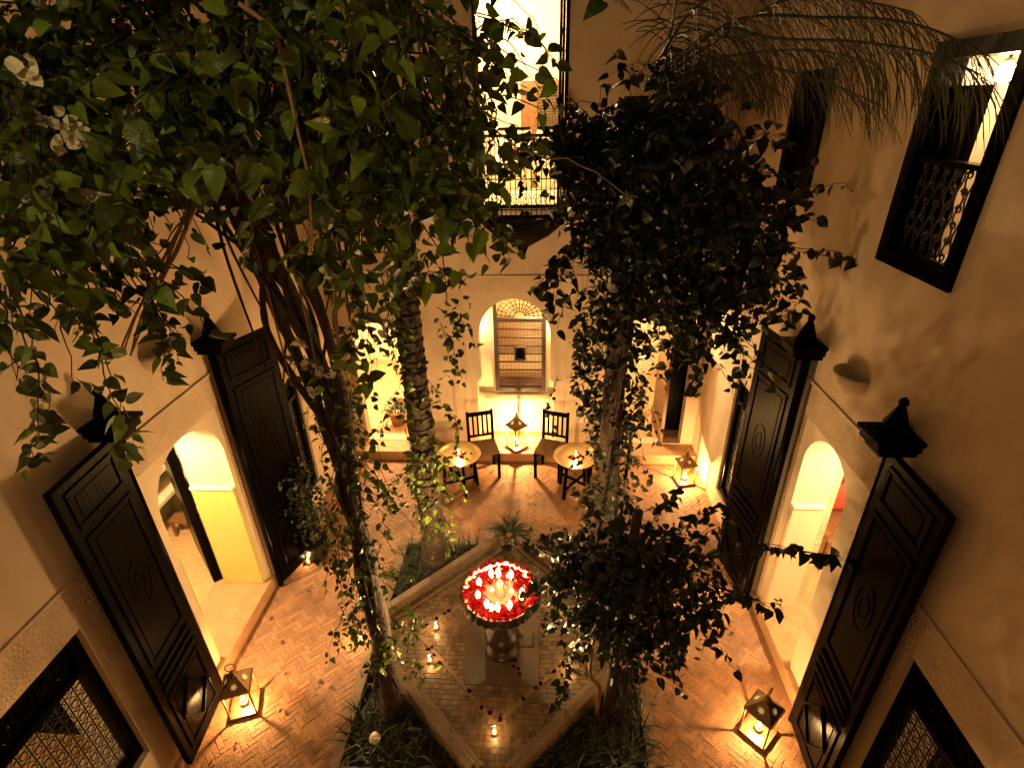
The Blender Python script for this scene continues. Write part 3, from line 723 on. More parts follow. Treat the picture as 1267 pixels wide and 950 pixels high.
# ------------------------------------------------------------------ back wall
wb = thing('courtyard_wall', 'end wall with horseshoe niche, lattice window and balcony door above', 'wall', (GX, YB, 0))
NA = arch(-.93, .10, .16, 1.93, 2.50, sh=.055, shz=1.20)
LD = arch(-2.78, -2.10, .16, 1.80, 2.14); RD = arch(1.22, 2.12, .16, 2.05, 2.5)
BAL = rect(-.78, .22, 3.74, 6.3)
MB().plate(rect(XL - .5, XR + .5, -.1, 8.0), [NA, LD, RD, BAL], -.16, 0, Mback).build('plaster', PLASTER, wb)
for (x0, x1, z0, z1) in ((-1.32, .50, 2.60, 2.80), (-1.32, -1.12, .16, 2.5995), (.30, .50, .16, 2.5995)):
    MB().box(x0, x1, z0, z1, -.01, .010, M=Mback).build('carved_band', CARVED, wb)
for (x0, x1) in ((-2.95, -1.5), (.9, 2.28)): MB().box(x0, x1, 2.62, 2.80, -.01, .008, M=Mback).build('carved_band', CARVED, wb)
MB().box(XL + .02, XR - .02, 2.805, 2.83, -.01, .02, M=Mback).build('moulding', PLASTER, wb)
# raised step along the back
bs = MB().box(XL, XR, 6.78, YB + .45, -.1, .152).build('back_step', STONE, wb, bevel=.01)
# niche interior
ND = -.38
ni = MB(); ni.plate(rect(-1.25, .42, .1, 2.7), [rect(-.73, .02, .905, 2.40)], ND - .08, ND, Mback); ni.box(-1.33, -1.25, .1, 2.7, ND - .08, -.162, M=Mback); ni.box(.42, .50, .1, 2.7, ND - .08, -.162, M=Mback); ni.box(-1.33, .5, 2.7, 2.78, ND - .08, -.162, M=Mback)
ni.build('niche_lining', WHITEP, wb)
MB().box(-1.25, .42, .1, .157, ND, -.162, M=Mback).build('niche_floor', STONE, wb)
MB().box(-1.24, .41, .16, .835, ND + .002, ND + .10, M=Mback).build('niche_bench', WHITEP, wb, bevel=.01)
for i in range(7): MB().box(-.92 + i * .147, -.92 + i * .147 + .14, .775, .832, ND + .1, ND + .106, M=Mback).build('border_tile', STONE, wb)
# mashrabiya in the niche
q = ND + .03; LA0, LA1, LB0, LB1, LB2 = -.745, .035, .885, 2.03, 2.42; LC = (LA0 + LA1) / 2
mf = MB()
for (a0, a1, b0, b1) in ((LA0, LA1, LB0, LB0 + .06), (LA0, LA1, LB1, LB1 + .06), (LA0, LA0 + .06, LB0 + .06, LB1), (LA1 - .06, LA1, LB0 + .06, LB1), (LA0, LA0 + .05, LB1 + .06, LB2), (LA1 - .05, LA1, LB1 + .06, LB2)): mf.box(a0, a1, b0, b1, q - .05, q + .03, M=Mback)
mw = mf.build('lattice_window', LATTICE, wb)
HB0, HB1 = 1.42, 1.62
nrow = 32
for j in range(nrow):
    z = LB0 + .07 + j * (LB1 - LB0 - .07) / nrow; th = .009 if j % 4 else .022
    if HB0 - .02 < z < HB1 + .01:
        for (a0, a1) in ((LA0 + .06, LC - .08), (LC + .08, LA1 - .06)): MB().box(a0, a1, z, z + th, q - .012, q + .006, M=Mback).build('slat', LATTICE, mw)
    else: MB().box(LA0 + .06, LA1 - .06, z, z + th, q - .012, q + .006, M=Mback).build('slat', LATTICE, mw)
ncol = 32
for i in range(ncol):
    x = LA0 + .07 + i * (LA1 - LA0 - .14) / (ncol - 1)
    for (z0, z1) in (((LB0 + .06, HB0), (HB1, LB1)) if LC - .08 < x < LC + .08 else ((LB0 + .06, LB1),)): MB().box(x - .004, x + .004, z0, z1, q - .020, q - .013, M=Mback).build('spindle', LATTICE, mw)
MB().plate(rect(LC - .085, LC + .085, HB0 - .005, HB1 + .01), [arch(LC - .066, LC + .066, HB0 + .012, HB1 - .07, HB1 - .005, n=8)], q - .02, q + .02, Mback).build('hatch_frame', LATTICE, mw)
MB().box(LC - .085, LC + .085, HB0 - .005, HB1 + .01, q - .05, q - .022, M=Mback).build('hatch', WOOD, mw)
for k in range(13):
    t = PI * (k + .5) / 13; c_, s_ = math.cos(t), math.sin(t); p = (LC + .08 * c_, LB1 + .07 + .08 * s_); e = (LC + .35 * c_, LB1 + .07 + .33 * s_)
    MB().bar(Mback(p[0], p[1], q), Mback(e[0], e[1], q), .016, .014).build('ray_bar', LATTICE, mw)
for r_ in (.08, .14, .20, .26, .32):
    MB().tube([Mback(LC + r_ * 1.06 * math.cos(PI * i / 16), LB1 + .07 + r_ * math.sin(PI * i / 16), q) for i in range(17)], .007, 5).build('ring_bar', LATTICE, mw)
for k, (x, z) in enumerate(((-1.12, 1.95), (.29, 1.95), (-.42, 2.62))):
    t = thing('cove_lamp', ('small brass cove lamp concealed behind the niche arch on the ringed palm side', 'small brass cove lamp concealed behind the niche arch on the vine-wrapped palm side', 'small brass cove lamp concealed above the niche arch')[k], 'lamp', (x, YB + .22, z))
    MB().lathe([(0, 0), (.028, 0), (.032, .03), (.026, .03), (.02, .008), (0, .006)], (x, YB + .22, z), 14).build('cup', BRASS, t, smooth=True)
    MB().lathe([(0, .022), (.018, .018), (.022, .010)], (x, YB + .22, z), 12).build('lens', GLOBE, t)
    lamp(t, (x, YB + .24, z + .05 if k < 2 else z - .04), 32 if k < 2 else 18, AMBER, .02)
shell('back_room', -1.3, .5, YB + .5, YB + 2.6, .16, 3.2, 'y0', SMOOTH, FLOORIN)
pendant((-.2, YB + 1.5, 2.6), 170, 'round globe lamp in the room behind the niche lattice', color=(1, .52, .17))
divn = thing('divan', 'pale cushioned bench behind the niche lattice', 'bench', (-.3, YB + 1.9, .16))
MB().box(-1.1, .4, YB + 1.5, YB + 2.2, .16, .5).build('base', BROWNW, divn); MB().box(-1.1, .4, YB + 1.5, YB + 2.2, .501, .66).build('cushion_pad', CLOTHW, divn, bevel=.03)
# back left passage
shell('passage', -3.5, -1.75, YB + .162, YB + 3.0, .152, 2.8, 'y0', WHITEP, FLOORIN)
pendant((-2.9, YB + 1.0, 2.35), 480, 'round globe lamp in the passage with the potted shrub')
MB().box(-2.6, -1.8, YB + .9, YB + 2.9, .153, .42).build('stair_step', STONE, kind='structure')
# back right passage: patterned screen, brown door leaf, black sheet as the dark opening
shell('passage', .95, 2.75, YB + .162, YB + 2.6, .152, 2.9, 'y0', WHITEP, FLOORIN)
pendant((1.35, YB + .55, 2.6), 260, 'round globe lamp in the passage with the brown boarded door')
sc_ = thing('patterned_screen', 'low pale screen with pierced dots in the passage by the brown door', 'screen', (1.35, YB + .75, .16))
holes = [[(1.14 + i * .06 + (j % 2) * .03 + .012 * math.cos(t * PI / 3), .3 + j * .055 + .012 * math.sin(t * PI / 3)) for t in range(6)] for i in range(8) for j in range(16)]
MB().plate(rect(1.05, 1.68, .16, 1.28), holes, -.80, -.74, Mback).build('pierced_panel', WHITEP, sc_)
bd = thing('boarded_door', 'brown boarded door leaf standing open in the tiled passage', 'door', (1.95, YB + .3, .16))
for i in range(6):
    MB().box(1.80 + .0, 1.845, YB - .02 + i * .12, YB - .02 + i * .12 + .116, .16, 2.1).build('plank', BROWNW, bd)
for z in (.35, 1.1, 1.85): MB().box(1.775, 1.7995, YB - .01, YB + .69, z, z + .09).build('batten', BROWNW, bd)
MB().box(1.85, 2.75, YB + .40, YB + .44, .152, 2.6).build('doorway_dark_sheet', WOOD, wb)  # solid near-black sheet; its colour stands in for the darkness of an opening
# balcony --------------------------------------------------------------------
by0 = YB - .45
bal = thing('balcony', 'dark wrought iron balcony with curved belly below the lit upper room', 'balcony', (-.28, YB, 3.1))
def bshape(s_, n=12):   # half-rounded plan
    p = [(-.28 - .60 * s_, YB - .0)]
    for i in range(n + 1):
        t = PI * i / n; p.append((-.28 - .58 * s_ * math.cos(t) * (1 if 0 else 1), YB - .12 - .36 * s_ * math.sin(t) ** .5))
    p.append((-.28 + .60 * s_, YB - .0)); return p
levels = [(1.0, 3.70), (1.02, 3.66), (.95, 3.60), (.80, 3.50), (.60, 3.40), (.36, 3.32), (.14, 3.25), (.07, 3.16), (.05, 3.08)]
bl = MB(); rows = [bshape(s_) for s_, z in levels]; nn = len(rows[0])
for (s_, z), rw in zip(levels, rows): bl.v += [(x, y if s_ > .3 else min(y, YB), z) for x, y in rw]
for i in range(len(levels) - 1):
    for j in range(nn - 1): bl.f.append((i * nn + j, i * nn + j + 1, (i + 1) * nn + j + 1, (i + 1) * nn + j))
bl.f.append(tuple(range(nn))); bl.f.append(tuple((len(levels) - 1) * nn + j for j in range(nn)))
bl.build('belly', WOOD, bal)
path = bshape(.97, 40)
def along(t):
    k = t * (len(path) - 1); i = min(int(k), len(path) - 2); f = k - i; return (path[i][0] * (1 - f) + path[i + 1][0] * f, path[i][1] * (1 - f) + path[i + 1][1] * f)
for z, r_ in ((4.56, .02), (4.10, .008), (3.76, .010), (3.98, .006)): MB().tube([(x, y, z) for x, y in path], r_, 6).build('rail', IRON, bal)
for i in range(31): x, y = along(i / 30); MB().tube([(x, y, 3.70), (x, y, 4.56)], .006, 5, False).build('baluster', IRON, bal)
for i in range(14):
    t0 = (i + .5) / 14; s_ = 1 if i % 2 else -1; pts = []
    for k in range(22):
        a = k / 21 * 3 * PI; r_ = .055 * (1 - k / 30); x, y = along(min(max(t0 + s_ * r_ * math.cos(a) / 1.9, 0), 1)); pts.append((x, y - .008, 3.87 + 1.4 * r_ * math.sin(a)))
    MB().tube(pts, .0055, 5).build('scroll', IRON, bal)
# upper room seen through the balcony door
shell('upper_room', -1.5, 1.2, YB + .162, YB + 3.2, 3.70, 6.6, 'y0', WHITEP, WHITEP)
MB().box(-.78, .22, YB + .0, YB + .42, 3.60, 3.742).build('balcony_sill', WHITEP, wb)
pendant((-.75, YB + 1.6, 6.1), 420, 'round globe lamp hanging in the upper balcony room')
bw = thing('balcony_door', 'tall glazed door leaf with slim frame standing open at the balcony', 'door', (.2, YB - .3, 3.75))
dyv = Vector((-.10, -.9, 0)).normalized(); hp = Vector((.20, YB - .01, 0))
for (u0, u1, z0, z1) in ((0, .05, 3.76, 6.28), (.38, .43, 3.76, 6.28)): MB().bar(hp + dyv * (u0 + u1) / 2 + Vector((0, 0, z0)), hp + dyv * (u0 + u1) / 2 + Vector((0, 0, z1)), .05, .03).build('stile', WOOD, bw)
for z in (3.8, 4.35, 4.95, 5.55, 6.2): MB().bar(hp + dyv * .05 + Vector((0, 0, z)), hp + dyv * .38 + Vector((0, 0, z)), .03, .04).build('rail', WOOD, bw)
for (z0, z1) in ((4.375, 4.93), (4.975, 5.53), (5.575, 6.18)):
    a = hp + dyv * .05; b = hp + dyv * .38; MB().add([(*a.xy, z0), (*b.xy, z0), (*b.xy, z1), (*a.xy, z1)], [(0, 1, 2, 3)]).build('pane', GLASS, bw)
mfr = MB()
for (p0, p1, q0, q1) in ((-.82, -.78, 3.74, 6.3), (.22, .26, 3.74, 6.3), (-.82, .26, 6.3, 6.34)): mfr.box(p0, p1, q0, q1, -.1, .015, M=Mback)
mfr.build('door_frame', WOOD, wb)
# far lattice window, sofa, on the room's rear wall
ys = YB + 3.19
lw = thing('inner_lattice_window', 'brown lattice window on the rear wall of the upper balcony room', 'window', (0, ys, 4.4))
f = MB()
for (p0, p1, q0, q1) in ((-.42, .30, 4.32, 4.40), (-.42, .30, 5.12, 5.20), (-.42, -.14, 4.40, 5.12), (.24, .30, 4.40, 5.12)): f.box(p0, p1, ys - .05, ys, q0, q1)
fo = f.build('frame', BROWNW, lw)
MB().box(-.14, .24, ys - .012, ys - .002, 4.4, 5.12).build('screen', CURT, lw)
for i in range(16): x = -.13 + i * .0245; MB().box(x, x + .008, ys - .03, ys - .02, 4.40, 5.12).build('slat', LATTICE, lw)
for j in range(16): z = 4.42 + j * .045; MB().box(-.14, .24, ys - .04, ys - .0305, z, z + .010).build('slat', LATTICE, lw)
for k, (x0, x1) in enumerate(((-.95, -.22), (-.14, .65))):
    sf = thing('sofa', ('white sofa with dark edged back beside the door post in the upper room', 'white sofa with dark edged back under the lattice window in the upper room')[1 - k], 'sofa', ((x0 + x1) / 2, YB + 2.2, 3.70))
    MB().box(x0, x1, YB + 1.7, YB + 2.5, 3.70, 4.10).build('base', CLOTHW, sf, bevel=.03); MB().box(x0, x1, YB + 2.501, YB + 2.65, 3.70, 4.50).build('backrest', CLOTHW, sf, bevel=.04)
    MB().box(x0 + .02, x1 - .02, YB + 2.49, YB + 2.66, 4.501, 4.53).build('back_trim', WOOD, sf)
for k, (x, y) in enumerate(((-.5, 2.2), (-.05, 2.1), (.25, 2.25))):
    cm = MB(); cm.lathe([(0, .13), (.09, .11), (.13, .05), (.13, -.02), (0, -.03)], (x, YB + y, 4.13), 14)
    tag(cm.build('cushion', (CLOTHR, mat('pink_cloth', (.6, .25, .2), rough=.9), CLOTHR)[k], smooth=True), ('red round cushion on the sofa by the door post', 'pink round cushion on the sofa under the lattice window', 'red round cushion on the sofa under the lattice window')[k], 'cushion')
# ------------------------------------------------------------------ near side: gallery where the photographer stands
gal = thing('gallery', 'near side gallery floor and low wall facing the courtyard', 'gallery', (GX, -.5, 0))
MB().box(XL - .5, XR + .5, -.75, -.55, -.1, 3.0).build('plaster', PLASTER, gal)
MB().box(XL - .5, XR + .5, -3.2, -.5, 3.0, 3.2).build('gallery_floor', STONE, gal)
MB().box(XL - .5, XR + .5, -3.4, -3.2, 3.0, 8.0).build('rear_plaster', PLASTER, gal)
gl = pendant((-1.15, .22, 5.75), 26, 'round globe lamp hanging from the near gallery roof', color=(1, .82, .42), r=.07, radius=.04, cord=.94)
MB().box(XL - .5, XR + .5, -3.2, .45, 6.75, 6.9).build('gallery_ceiling', PLASTER, gal)

# ------------------------------------------------------------------ furniture
def make_chair(label):
    t = thing('chair', label, 'chair', (0, 0, 0), 0, 'slat back chairs by the tray tables')
    for sx in (-1, 1):
        MB().box(sx * .18 - .02, sx * .18 + .02, -.20, -.16, 0, .43).build('leg', WOOD, t, bevel=.003)
        c = [(sx * .18 - .02, .16, 0), (sx * .18 + .02, .16, 0), (sx * .18 + .02, .20, 0), (sx * .18 - .02, .20, 0)]
        d = [(x, y + .05, .93) for x, y, z in c]; MB().box8(c + d).build('leg', WOOD, t, bevel=.003)
    MB().box(-.20, .20, -.21, .17, .431, .475).build('seat', LEATHER, t, bevel=.012)
    MB().box(-.16, .16, .205, .235, .86, .92).build('top_rail', WOOD, t, bevel=.003)
    MB().box(-.16, .16, .185, .21, .52, .55).build('lower_rail', WOOD, t)
    for i in range(4):
        x = -.105 + i * .07
        c = [(x - .014, .19, .5505), (x + .014, .19, .5505), (x + .014, .203, .5505), (x - .014, .203, .5505)]; d = [(a, b + .02, .8595) for a, b, z in c]
        MB().box8(c + d).build('slat', WOOD, t)
    for z in (.18, .30):
        for sx in (-1, 1): MB().box(sx * .18 - .012, sx * .18 + .012, -.1595, .1595, z, z + .03).build('stretcher', WOOD, t)
    return t
ch = make_chair('x')
cps = [(-.86, 6.50, .30, 'dark slat-back chair beside the niche lantern at the tray table by the ringed palm'),
       (.12, 6.52, -.30, 'dark slat-back chair beside the niche lantern at the tray table by the vine-wrapped trunk'),
       (-1.62, 6.45, .9, 'dark chair half hidden behind the ringed palm trunk'),
       (.95, 6.42, -.9, 'dark chair half hidden behind the vine-wrapped palm trunk')]
for i, (x, y, rz, lab) in enumerate(cps):
    o = ch if i == 0 else copy_tree(ch)
    o.location = (x, y, 0); o.rotation_euler = (0, 0, rz); o['label'] = lab
def make_table(label):
    t = thing('tray_table', label, 'table', (0, 0, 0), 0, 'brass tray tables')
    MB().lathe([(0, .565), (.245, .565), (.275, .572), (.30, .592), (.305, .602), (.298, .602), (.272, .580), (.245, .574), (0, .574)], (0, 0, 0), 40).build('tray', BRASS, t, smooth=True)
    for k in range(4):
        a = k * PI / 2 + .4; c_, s_ = math.cos(a), math.sin(a)
        MB().bar((.20 * c_, .20 * s_, .564), (.25 * c_, .25 * s_, 0), .036, .036).build('leg', WOOD, t)
    for k in range(2):
        a = k * PI / 2 + .4; c_, s_ = math.cos(a), math.sin(a)
        MB().bar((-.23 * c_, -.23 * s_, .15 + k * .034), (.23 * c_, .23 * s_, .15 + k * .034), .03, .03).build('cross_bar', WOOD, t)
        MB().bar((-.2 * c_, -.2 * s_, .53 + k * .001), (.2 * c_, .2 * s_, .53 + k * .001), .03, .03).build('top_bar', WOOD, t)
    return t
tb0 = make_table('round brass tray table by the ringed palm trunk'); tb0.location = (-1.16, 6.11, 0)
tb1 = copy_tree(tb0); tb1.location = (.45, 6.11, 0); tb1.rotation_euler = (0, 0, .5); tb1['label'] = 'round brass tray table by the vine-wrapped trunk'
for k, (tx, ty) in enumerate(((-1.16, 6.11), (.45, 6.11))):
    lab = ('glass candle on the tray table by the ringed palm', 'glass candle on the tray table by the vine-wrapped trunk')[k]
    t = make_candle('table_candle', lab, 'candles on the tray tables', P_TABLEC, fl_h=.06, fl_r=.014); t.location = (tx, ty, .575); 
    petals('table_petals', ('red petals round the candle on the tray table by the ringed palm', 'red petals round the candle on the tray table by the vine-wrapped trunk')[k], 26,
           lambda i: (tx + random.gauss(0, .07), ty + random.gauss(0, .05), .576))

# ------------------------------------------------------------------ vegetation
LEAF_PTS = np.array([(0, 0, 0), (-.05, .16, 0), (.08, .34, 0), (.32, .37, 0), (.62, .24, 0), (1, 0, 0), (.62, -.24, 0), (.32, -.37, 0), (.08, -.34, 0), (-.05, -.16, 0), (.35, 0, 0), (.68, 0, 0)], float)
LEAF_PTS[:, 2] = .28 * np.abs(LEAF_PTS[:, 1]) - .22 * LEAF_PTS[:, 0] ** 2 - .05 * (np.abs(LEAF_PTS[:, 1]) > .3)
LEAF_FC = [(0, 10, 3, 2, 1), (10, 11, 4, 3), (11, 5, 4), (0, 9, 8, 7, 10), (10, 7, 6, 11), (11, 6, 5)]
NP_ = len(LEAF_PTS)
def _variant(fold, droop, wide, twist):
    q = LEAF_PTS.copy(); q[:, 1] *= wide; q[:, 2] = fold * np.abs(q[:, 1]) - droop * q[:, 0] ** 2 + twist * q[:, 1] * q[:, 0]; return q
LEAF_VAR = [LEAF_PTS, _variant(.55, .10, .9, .3), _variant(.12, .5, 1.08, -.5), _variant(.8, .35, .72, .2), _variant(-.15, .3, .95, .6)]
class Foliage:
    def __init__(s): s.L = []; s.stem = MB(); s.gstem = MB()
    def leaf(s, p, d, nrm, size): s.L.append((np.array(p, float), np.array(d, float), np.array(nrm, float), size))
    def rleaf(s, p, size, out=None):
        d = rng.normal(size=3) * .75 + np.array((0, 0, -.6)); 
        if out is not None: d += np.array(out) * .7
        nrm = rng.normal(size=3) * .8 + np.array((0, -.3, .6))
        s.leaf(p, d, nrm, size * (.38 + .85 * rng.random() ** 1.2))
    def blob(s, c, r, n, size):
        c = np.array(c); r = np.array(r) if hasattr(r, '__len__') else np.array([r] * 3)
        for _ in range(n):
            v = rng.normal(size=3); v /= np.linalg.norm(v); q = v * rng.random() ** (1 / 2.2)
            s.rleaf(c + q * r, size, v)
    def strand(s, pts, size, step=.055, rad=.004, green=False, curl=.02, dens=1.0):
        pts = [np.array(p, float) for p in pts]; out = [pts[0]]
        for a, b in zip(pts[:-1], pts[1:]):
            n = max(1, int(np.linalg.norm(b - a) / step))
            for i in range(1, n + 1): out.append(a + (b - a) * i / n + rng.normal(size=3) * curl * .35)
        (s.gstem if green else s.stem).tube(out, [rad * (1 - .6 * i / len(out)) for i in range(len(out))], 5)
        for i, p in enumerate(out[1:]):
            if rng.random() > dens: continue
            for _ in range(1 if rng.random() < .6 else 2):
                side = rng.normal(size=3); side[2] = side[2] * .4 - .5; side /= np.linalg.norm(side)
                q = p + side * .02; s.leaf(q, side, rng.normal(size=3) * .5 + np.array((0, -.4, .7)), size * rng.uniform(.6, 1.15))
        return out
    def droop(s, p, length, size, **k):
        d = rng.normal(size=3) * .35; d[2] = 0; n = max(3, int(length / .15)); q = np.array(p, float); pts = [q]
        for i in range(n):
            d = d * .8 + rng.normal(size=3) * .12; d[2] -= .35; q = q + d / np.linalg.norm(d) * length / n; pts.append(q)
        s.strand(pts, size, **k)
    def spray(s, c, r, n, size, lo=.25, hi=.6, up=.25, rad=.004):
        c = np.array(c, float)
        for _ in range(n):
            v = rng.normal(size=3); v /= np.linalg.norm(v); v[2] += up; p = c + v * r * .45; d = v.copy(); L = rng.uniform(lo, hi) + r * .4; k = 5; pts = [p]
            for i in range(k): d = d + np.array((0, 0, -.28)) + rng.normal(size=3) * .12; p = p + d / np.linalg.norm(d) * L / k; pts.append(p)
            s.strand(pts, size, step=.05, rad=rad, dens=.85)
    def frames(s, items):
        out = []
        for p, d, nrm, size in items:
            x = d / np.linalg.norm(d); z = nrm - x * nrm.dot(x); l = np.linalg.norm(z)
            z = z / l if l > 1e-6 else np.array((0, 0, 1.0)); y = np.cross(z, x); out.append((np.stack([x, y, z], 1) * size, p))
        return out
    def finish(s, root, m, stem_m=None, n_ind=300, name='crown'):
        items = s.L
        vis = [i for i, it in enumerate(items) if inframe(it[0])]
        vis.sort(key=lambda i: np.linalg.norm(items[i][0] - CAM) / items[i][3])
        ind = set(vis[:n_ind]); restI = [it for i, it in enumerate(items) if i not in ind]
        off = np.array(OFF.get(root, (0, 0, 0)))
        F = s.frames(restI)
        V = np.concatenate([LEAF_VAR[k % 5] @ f[0].T + f[1] for k, f in enumerate(F)]) if F else np.zeros((0, 3))
        mb = MB(); mb.v = [tuple(v) for v in V]; mb.f = [tuple(i + k * NP_ for i in fc) for k in range(len(F)) for fc in LEAF_FC]
        cr = mb.build(name, m, root, recalc=False, kind='stuff'); tinted(cr.data, NP_, rng.random(len(F)))
        me = []
        for k, f in enumerate(s.frames([items[i] for i in vis[:n_ind]])):
            if k < 5:
                t = MB(); t.v = [tuple(v) for v in LEAF_VAR[k]]; t.f = list(LEAF_FC); o = t.build('leaf', m, None, recalc=False); me.append(o.data)
            else: o = bpy.data.objects.new('leaf', me[k % 5]); COL.objects.link(o)
            o.parent = cr; M4 = np.eye(4); M4[:3, :3] = f[0]; M4[:3, 3] = f[1] - off; o.matrix_local = Matrix(M4.tolist())
        if s.stem.v: s.stem.build('twigs', stem_m or BARK, root, recalc=False, kind='stuff')
        if s.gstem.v: s.gstem.build('green_twigs', GREENSTEM, root, recalc=False, kind='stuff')
        return cr
def smooth_path(pts, n=6):
    pts = [Vector(p) for p in pts]; out = []
    for i in range(len(pts) - 1):
        p0 = pts[max(i - 1, 0)]; p1 = pts[i]; p2 = pts[i + 1]; p3 = pts[min(i + 2, len(pts) - 1)]
        for k in range(n):
            t = k / n; out.append(.5 * ((2 * p1) + (p2 - p0) * t + (2 * p0 - 5 * p1 + 4 * p2 - p3) * t * t + (3 * p1 - p0 - 3 * p2 + p3) * t ** 3))
    out.append(pts[-1]); return out
def limb(pts, r0, r1, root, name='stem', m=BARK, rough=.12, n=9):
    P_ = smooth_path(pts, 7); k = len(P_)
    return MB().tube(P_, [(r0 + (r1 - r0) * i / (k - 1)) * (1 + rng.uniform(-rough, rough)) for i in range(k)], n).build(name, m, root, smooth=True)

# --- ringed palm on the left bed
pa = thing('palm_tree', 'ringed palm trunk with climbing leaves rising beside the tray table', 'palm tree', (-1.26, 4.66, -.03))
prof = []; z = -.06
while z < 6.9:
    r = .135 - .006 * z + (.035 * max(0, 1 - z / .35)); st_ = random.uniform(.09, .14); prof += [(r * 1.07, z), (r * 1.08, z + .018), (r * .97, z + .03), (r * .99, z + st_ - .02)]; z += st_
MB().lathe(prof, (-1.26, 4.66, 0), 22).build('trunk', PALMB, pa, smooth=False)
fo = Foliage()
for i in range(46):
    a = random.uniform(-3.0, -.2); z = random.uniform(.9, 3.9); r = .16
    if i < 46: fo.droop((-1.26 + r * math.cos(a), 4.66 + r * math.sin(a), z), random.uniform(.3, .8), .075)
for (u, v) in ((520, 545), (528, 560), (512, 520), (525, 500), (515, 570), (530, 580), (548, 470), (505, 455), (495, 430), (560, 440), (565, 420), (480, 420), (555, 400), (570, 380)):
    p = at_y(u, v, 4.45); fo.blob(p, (.11, .1, .13), 9, .09)
for pts in (((545, 400), (560, 430), (572, 470)), ((540, 380), (575, 400), (590, 430)), ((480, 395), (470, 430), (462, 470)), ((500, 470), (478, 500), (470, 545)), ((520, 600), (490, 590), (470, 600))):
    fo.strand([at_y(u, v, 4.4) for u, v in pts], .07)
fo.finish(pa, LEAF_A, n_ind=120, name='climbing_leaves')

# --- vine-wrapped palm in the right bed
pb = thing('palm_tree', 'vine-wrapped palm trunk with dense dark leafy crown and hanging fronds', 'palm tree', (.72, 4.88, -.03))
prof = []; z = -.06
while z < 4.8:
    r = .115 - .003 * z + (.03 * max(0, 1 - z / .35)); prof += [(r * 1.03, z), (r * 1.03, z + .03), (r, z + .045), (r * .985, z + .12)]; z += .135
MB().lathe(prof, (.72, 4.88, 0), 20).build('trunk', PALMB, pb, smooth=False)
fo = Foliage()
def P5(u, v, y=4.7): return at_y(u, v, y)
# crown volume: (u, v, y, radius, count)
for (u, v, y, r, n_) in ((775, 185, 4.65, .42, 520), (730, 200, 4.7, .30, 260), (840, 175, 4.6, .38, 430), (835, 250, 4.5, .46, 640), (900, 225, 4.45, .32, 300), (930, 285, 4.35, .34, 330), (760, 265, 4.65, .42, 520), (870, 310, 4.45, .38, 420), (800, 320, 4.6, .36, 380),
                         (735, 305, 4.65, .24, 150), (700, 180, 4.75, .16, 60), (960, 330, 4.3, .2, 80), (840, 375, 4.45, .28, 180), (895, 370, 4.35, .26, 150), (925, 345, 4.3, .22, 100), (850, 135, 4.7, .28, 170), (715, 165, 4.75, .2, 80), (785, 365, 4.6, .22, 110), (910, 410, 4.3, .13, 30), (855, 425, 4.4, .16, 50), (650, 192, 5.4, .13, 40)):
    fo.blob(P5(u, v, y), (r * .9, r * .75, r * .88), int(n_ * 1.15), .092); fo.spray(P5(u, v, y), r, max(3, int(n_ / 26)), .088, .2, .62)
for pts, y in ((((930, 290), (985, 310), (1030, 315), (1062, 323)), 4.1), (((920, 250), (965, 265), (1010, 268)), 4.2), (((900, 390), (945, 395), (985, 385)), 4.2), (((870, 390), (915, 430), (920, 460)), 4.25),
               (((850, 400), (865, 440), (860, 480)), 4.3), (((690, 190), (670, 165), (715, 150)), 4.6), (((905, 180), (940, 170), (975, 178)), 4.4), (((720, 300), (690, 330), (655, 360)), 4.5),
               (((700, 310), (690, 350), (682, 395)), 4.5), (((830, 400), (835, 440), (828, 460)), 4.4), (((890, 350), (940, 365), (985, 378)), 4.2), (((740, 230), (700, 215), (660, 190), (640, 185)), 4.4)):
    for k in range(2): fo.strand([P5(u + random.uniform(-5, 5), v + random.uniform(-5, 5), y) for u, v in pts], .11, step=.06)
for _ in range(26): fo.droop(P5(random.uniform(700, 960), random.uniform(330, 390), random.uniform(4.3, 4.6)), random.uniform(.3, .65), .105)
# vine column down the trunk
for _ in range(130):
    a = random.uniform(0, 2 * PI); z = random.uniform(.75, 3.5); rr = random.uniform(.13, .27) * (.75 + .12 * z); fo.droop((.72 + rr * math.cos(a), 4.86 + rr * math.sin(a), z), random.uniform(.25, .6), .075, rad=.003)
for (u, v) in ((722, 440), (718, 470), (725, 500), (720, 430), (730, 400), (738, 370), (780, 520), (790, 480), (775, 560), (790, 430), (720, 470)):
    fo.blob(P5(u, v, 4.75), (.13, .14, .2), 34, .08)
for pts in (((700, 600), (720, 610), (745, 615)), ((760, 420), (795, 470), (790, 530)), ((690, 465), (680, 500), (690, 545))): fo.strand([P5(u, v, 4.6) for u, v in pts], .07)
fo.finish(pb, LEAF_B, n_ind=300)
# woody vine stems round the trunk
for k in range(4):
    a0 = random.uniform(0, 6); limb([(.72 + .15 * math.cos(a0 + z * .5), 4.86 + .15 * math.sin(a0 + z * .5), z) for z in (0, .8, 1.6, 2.4, 3.2, 4.0)], .022, .015, pb, 'vine_stem')
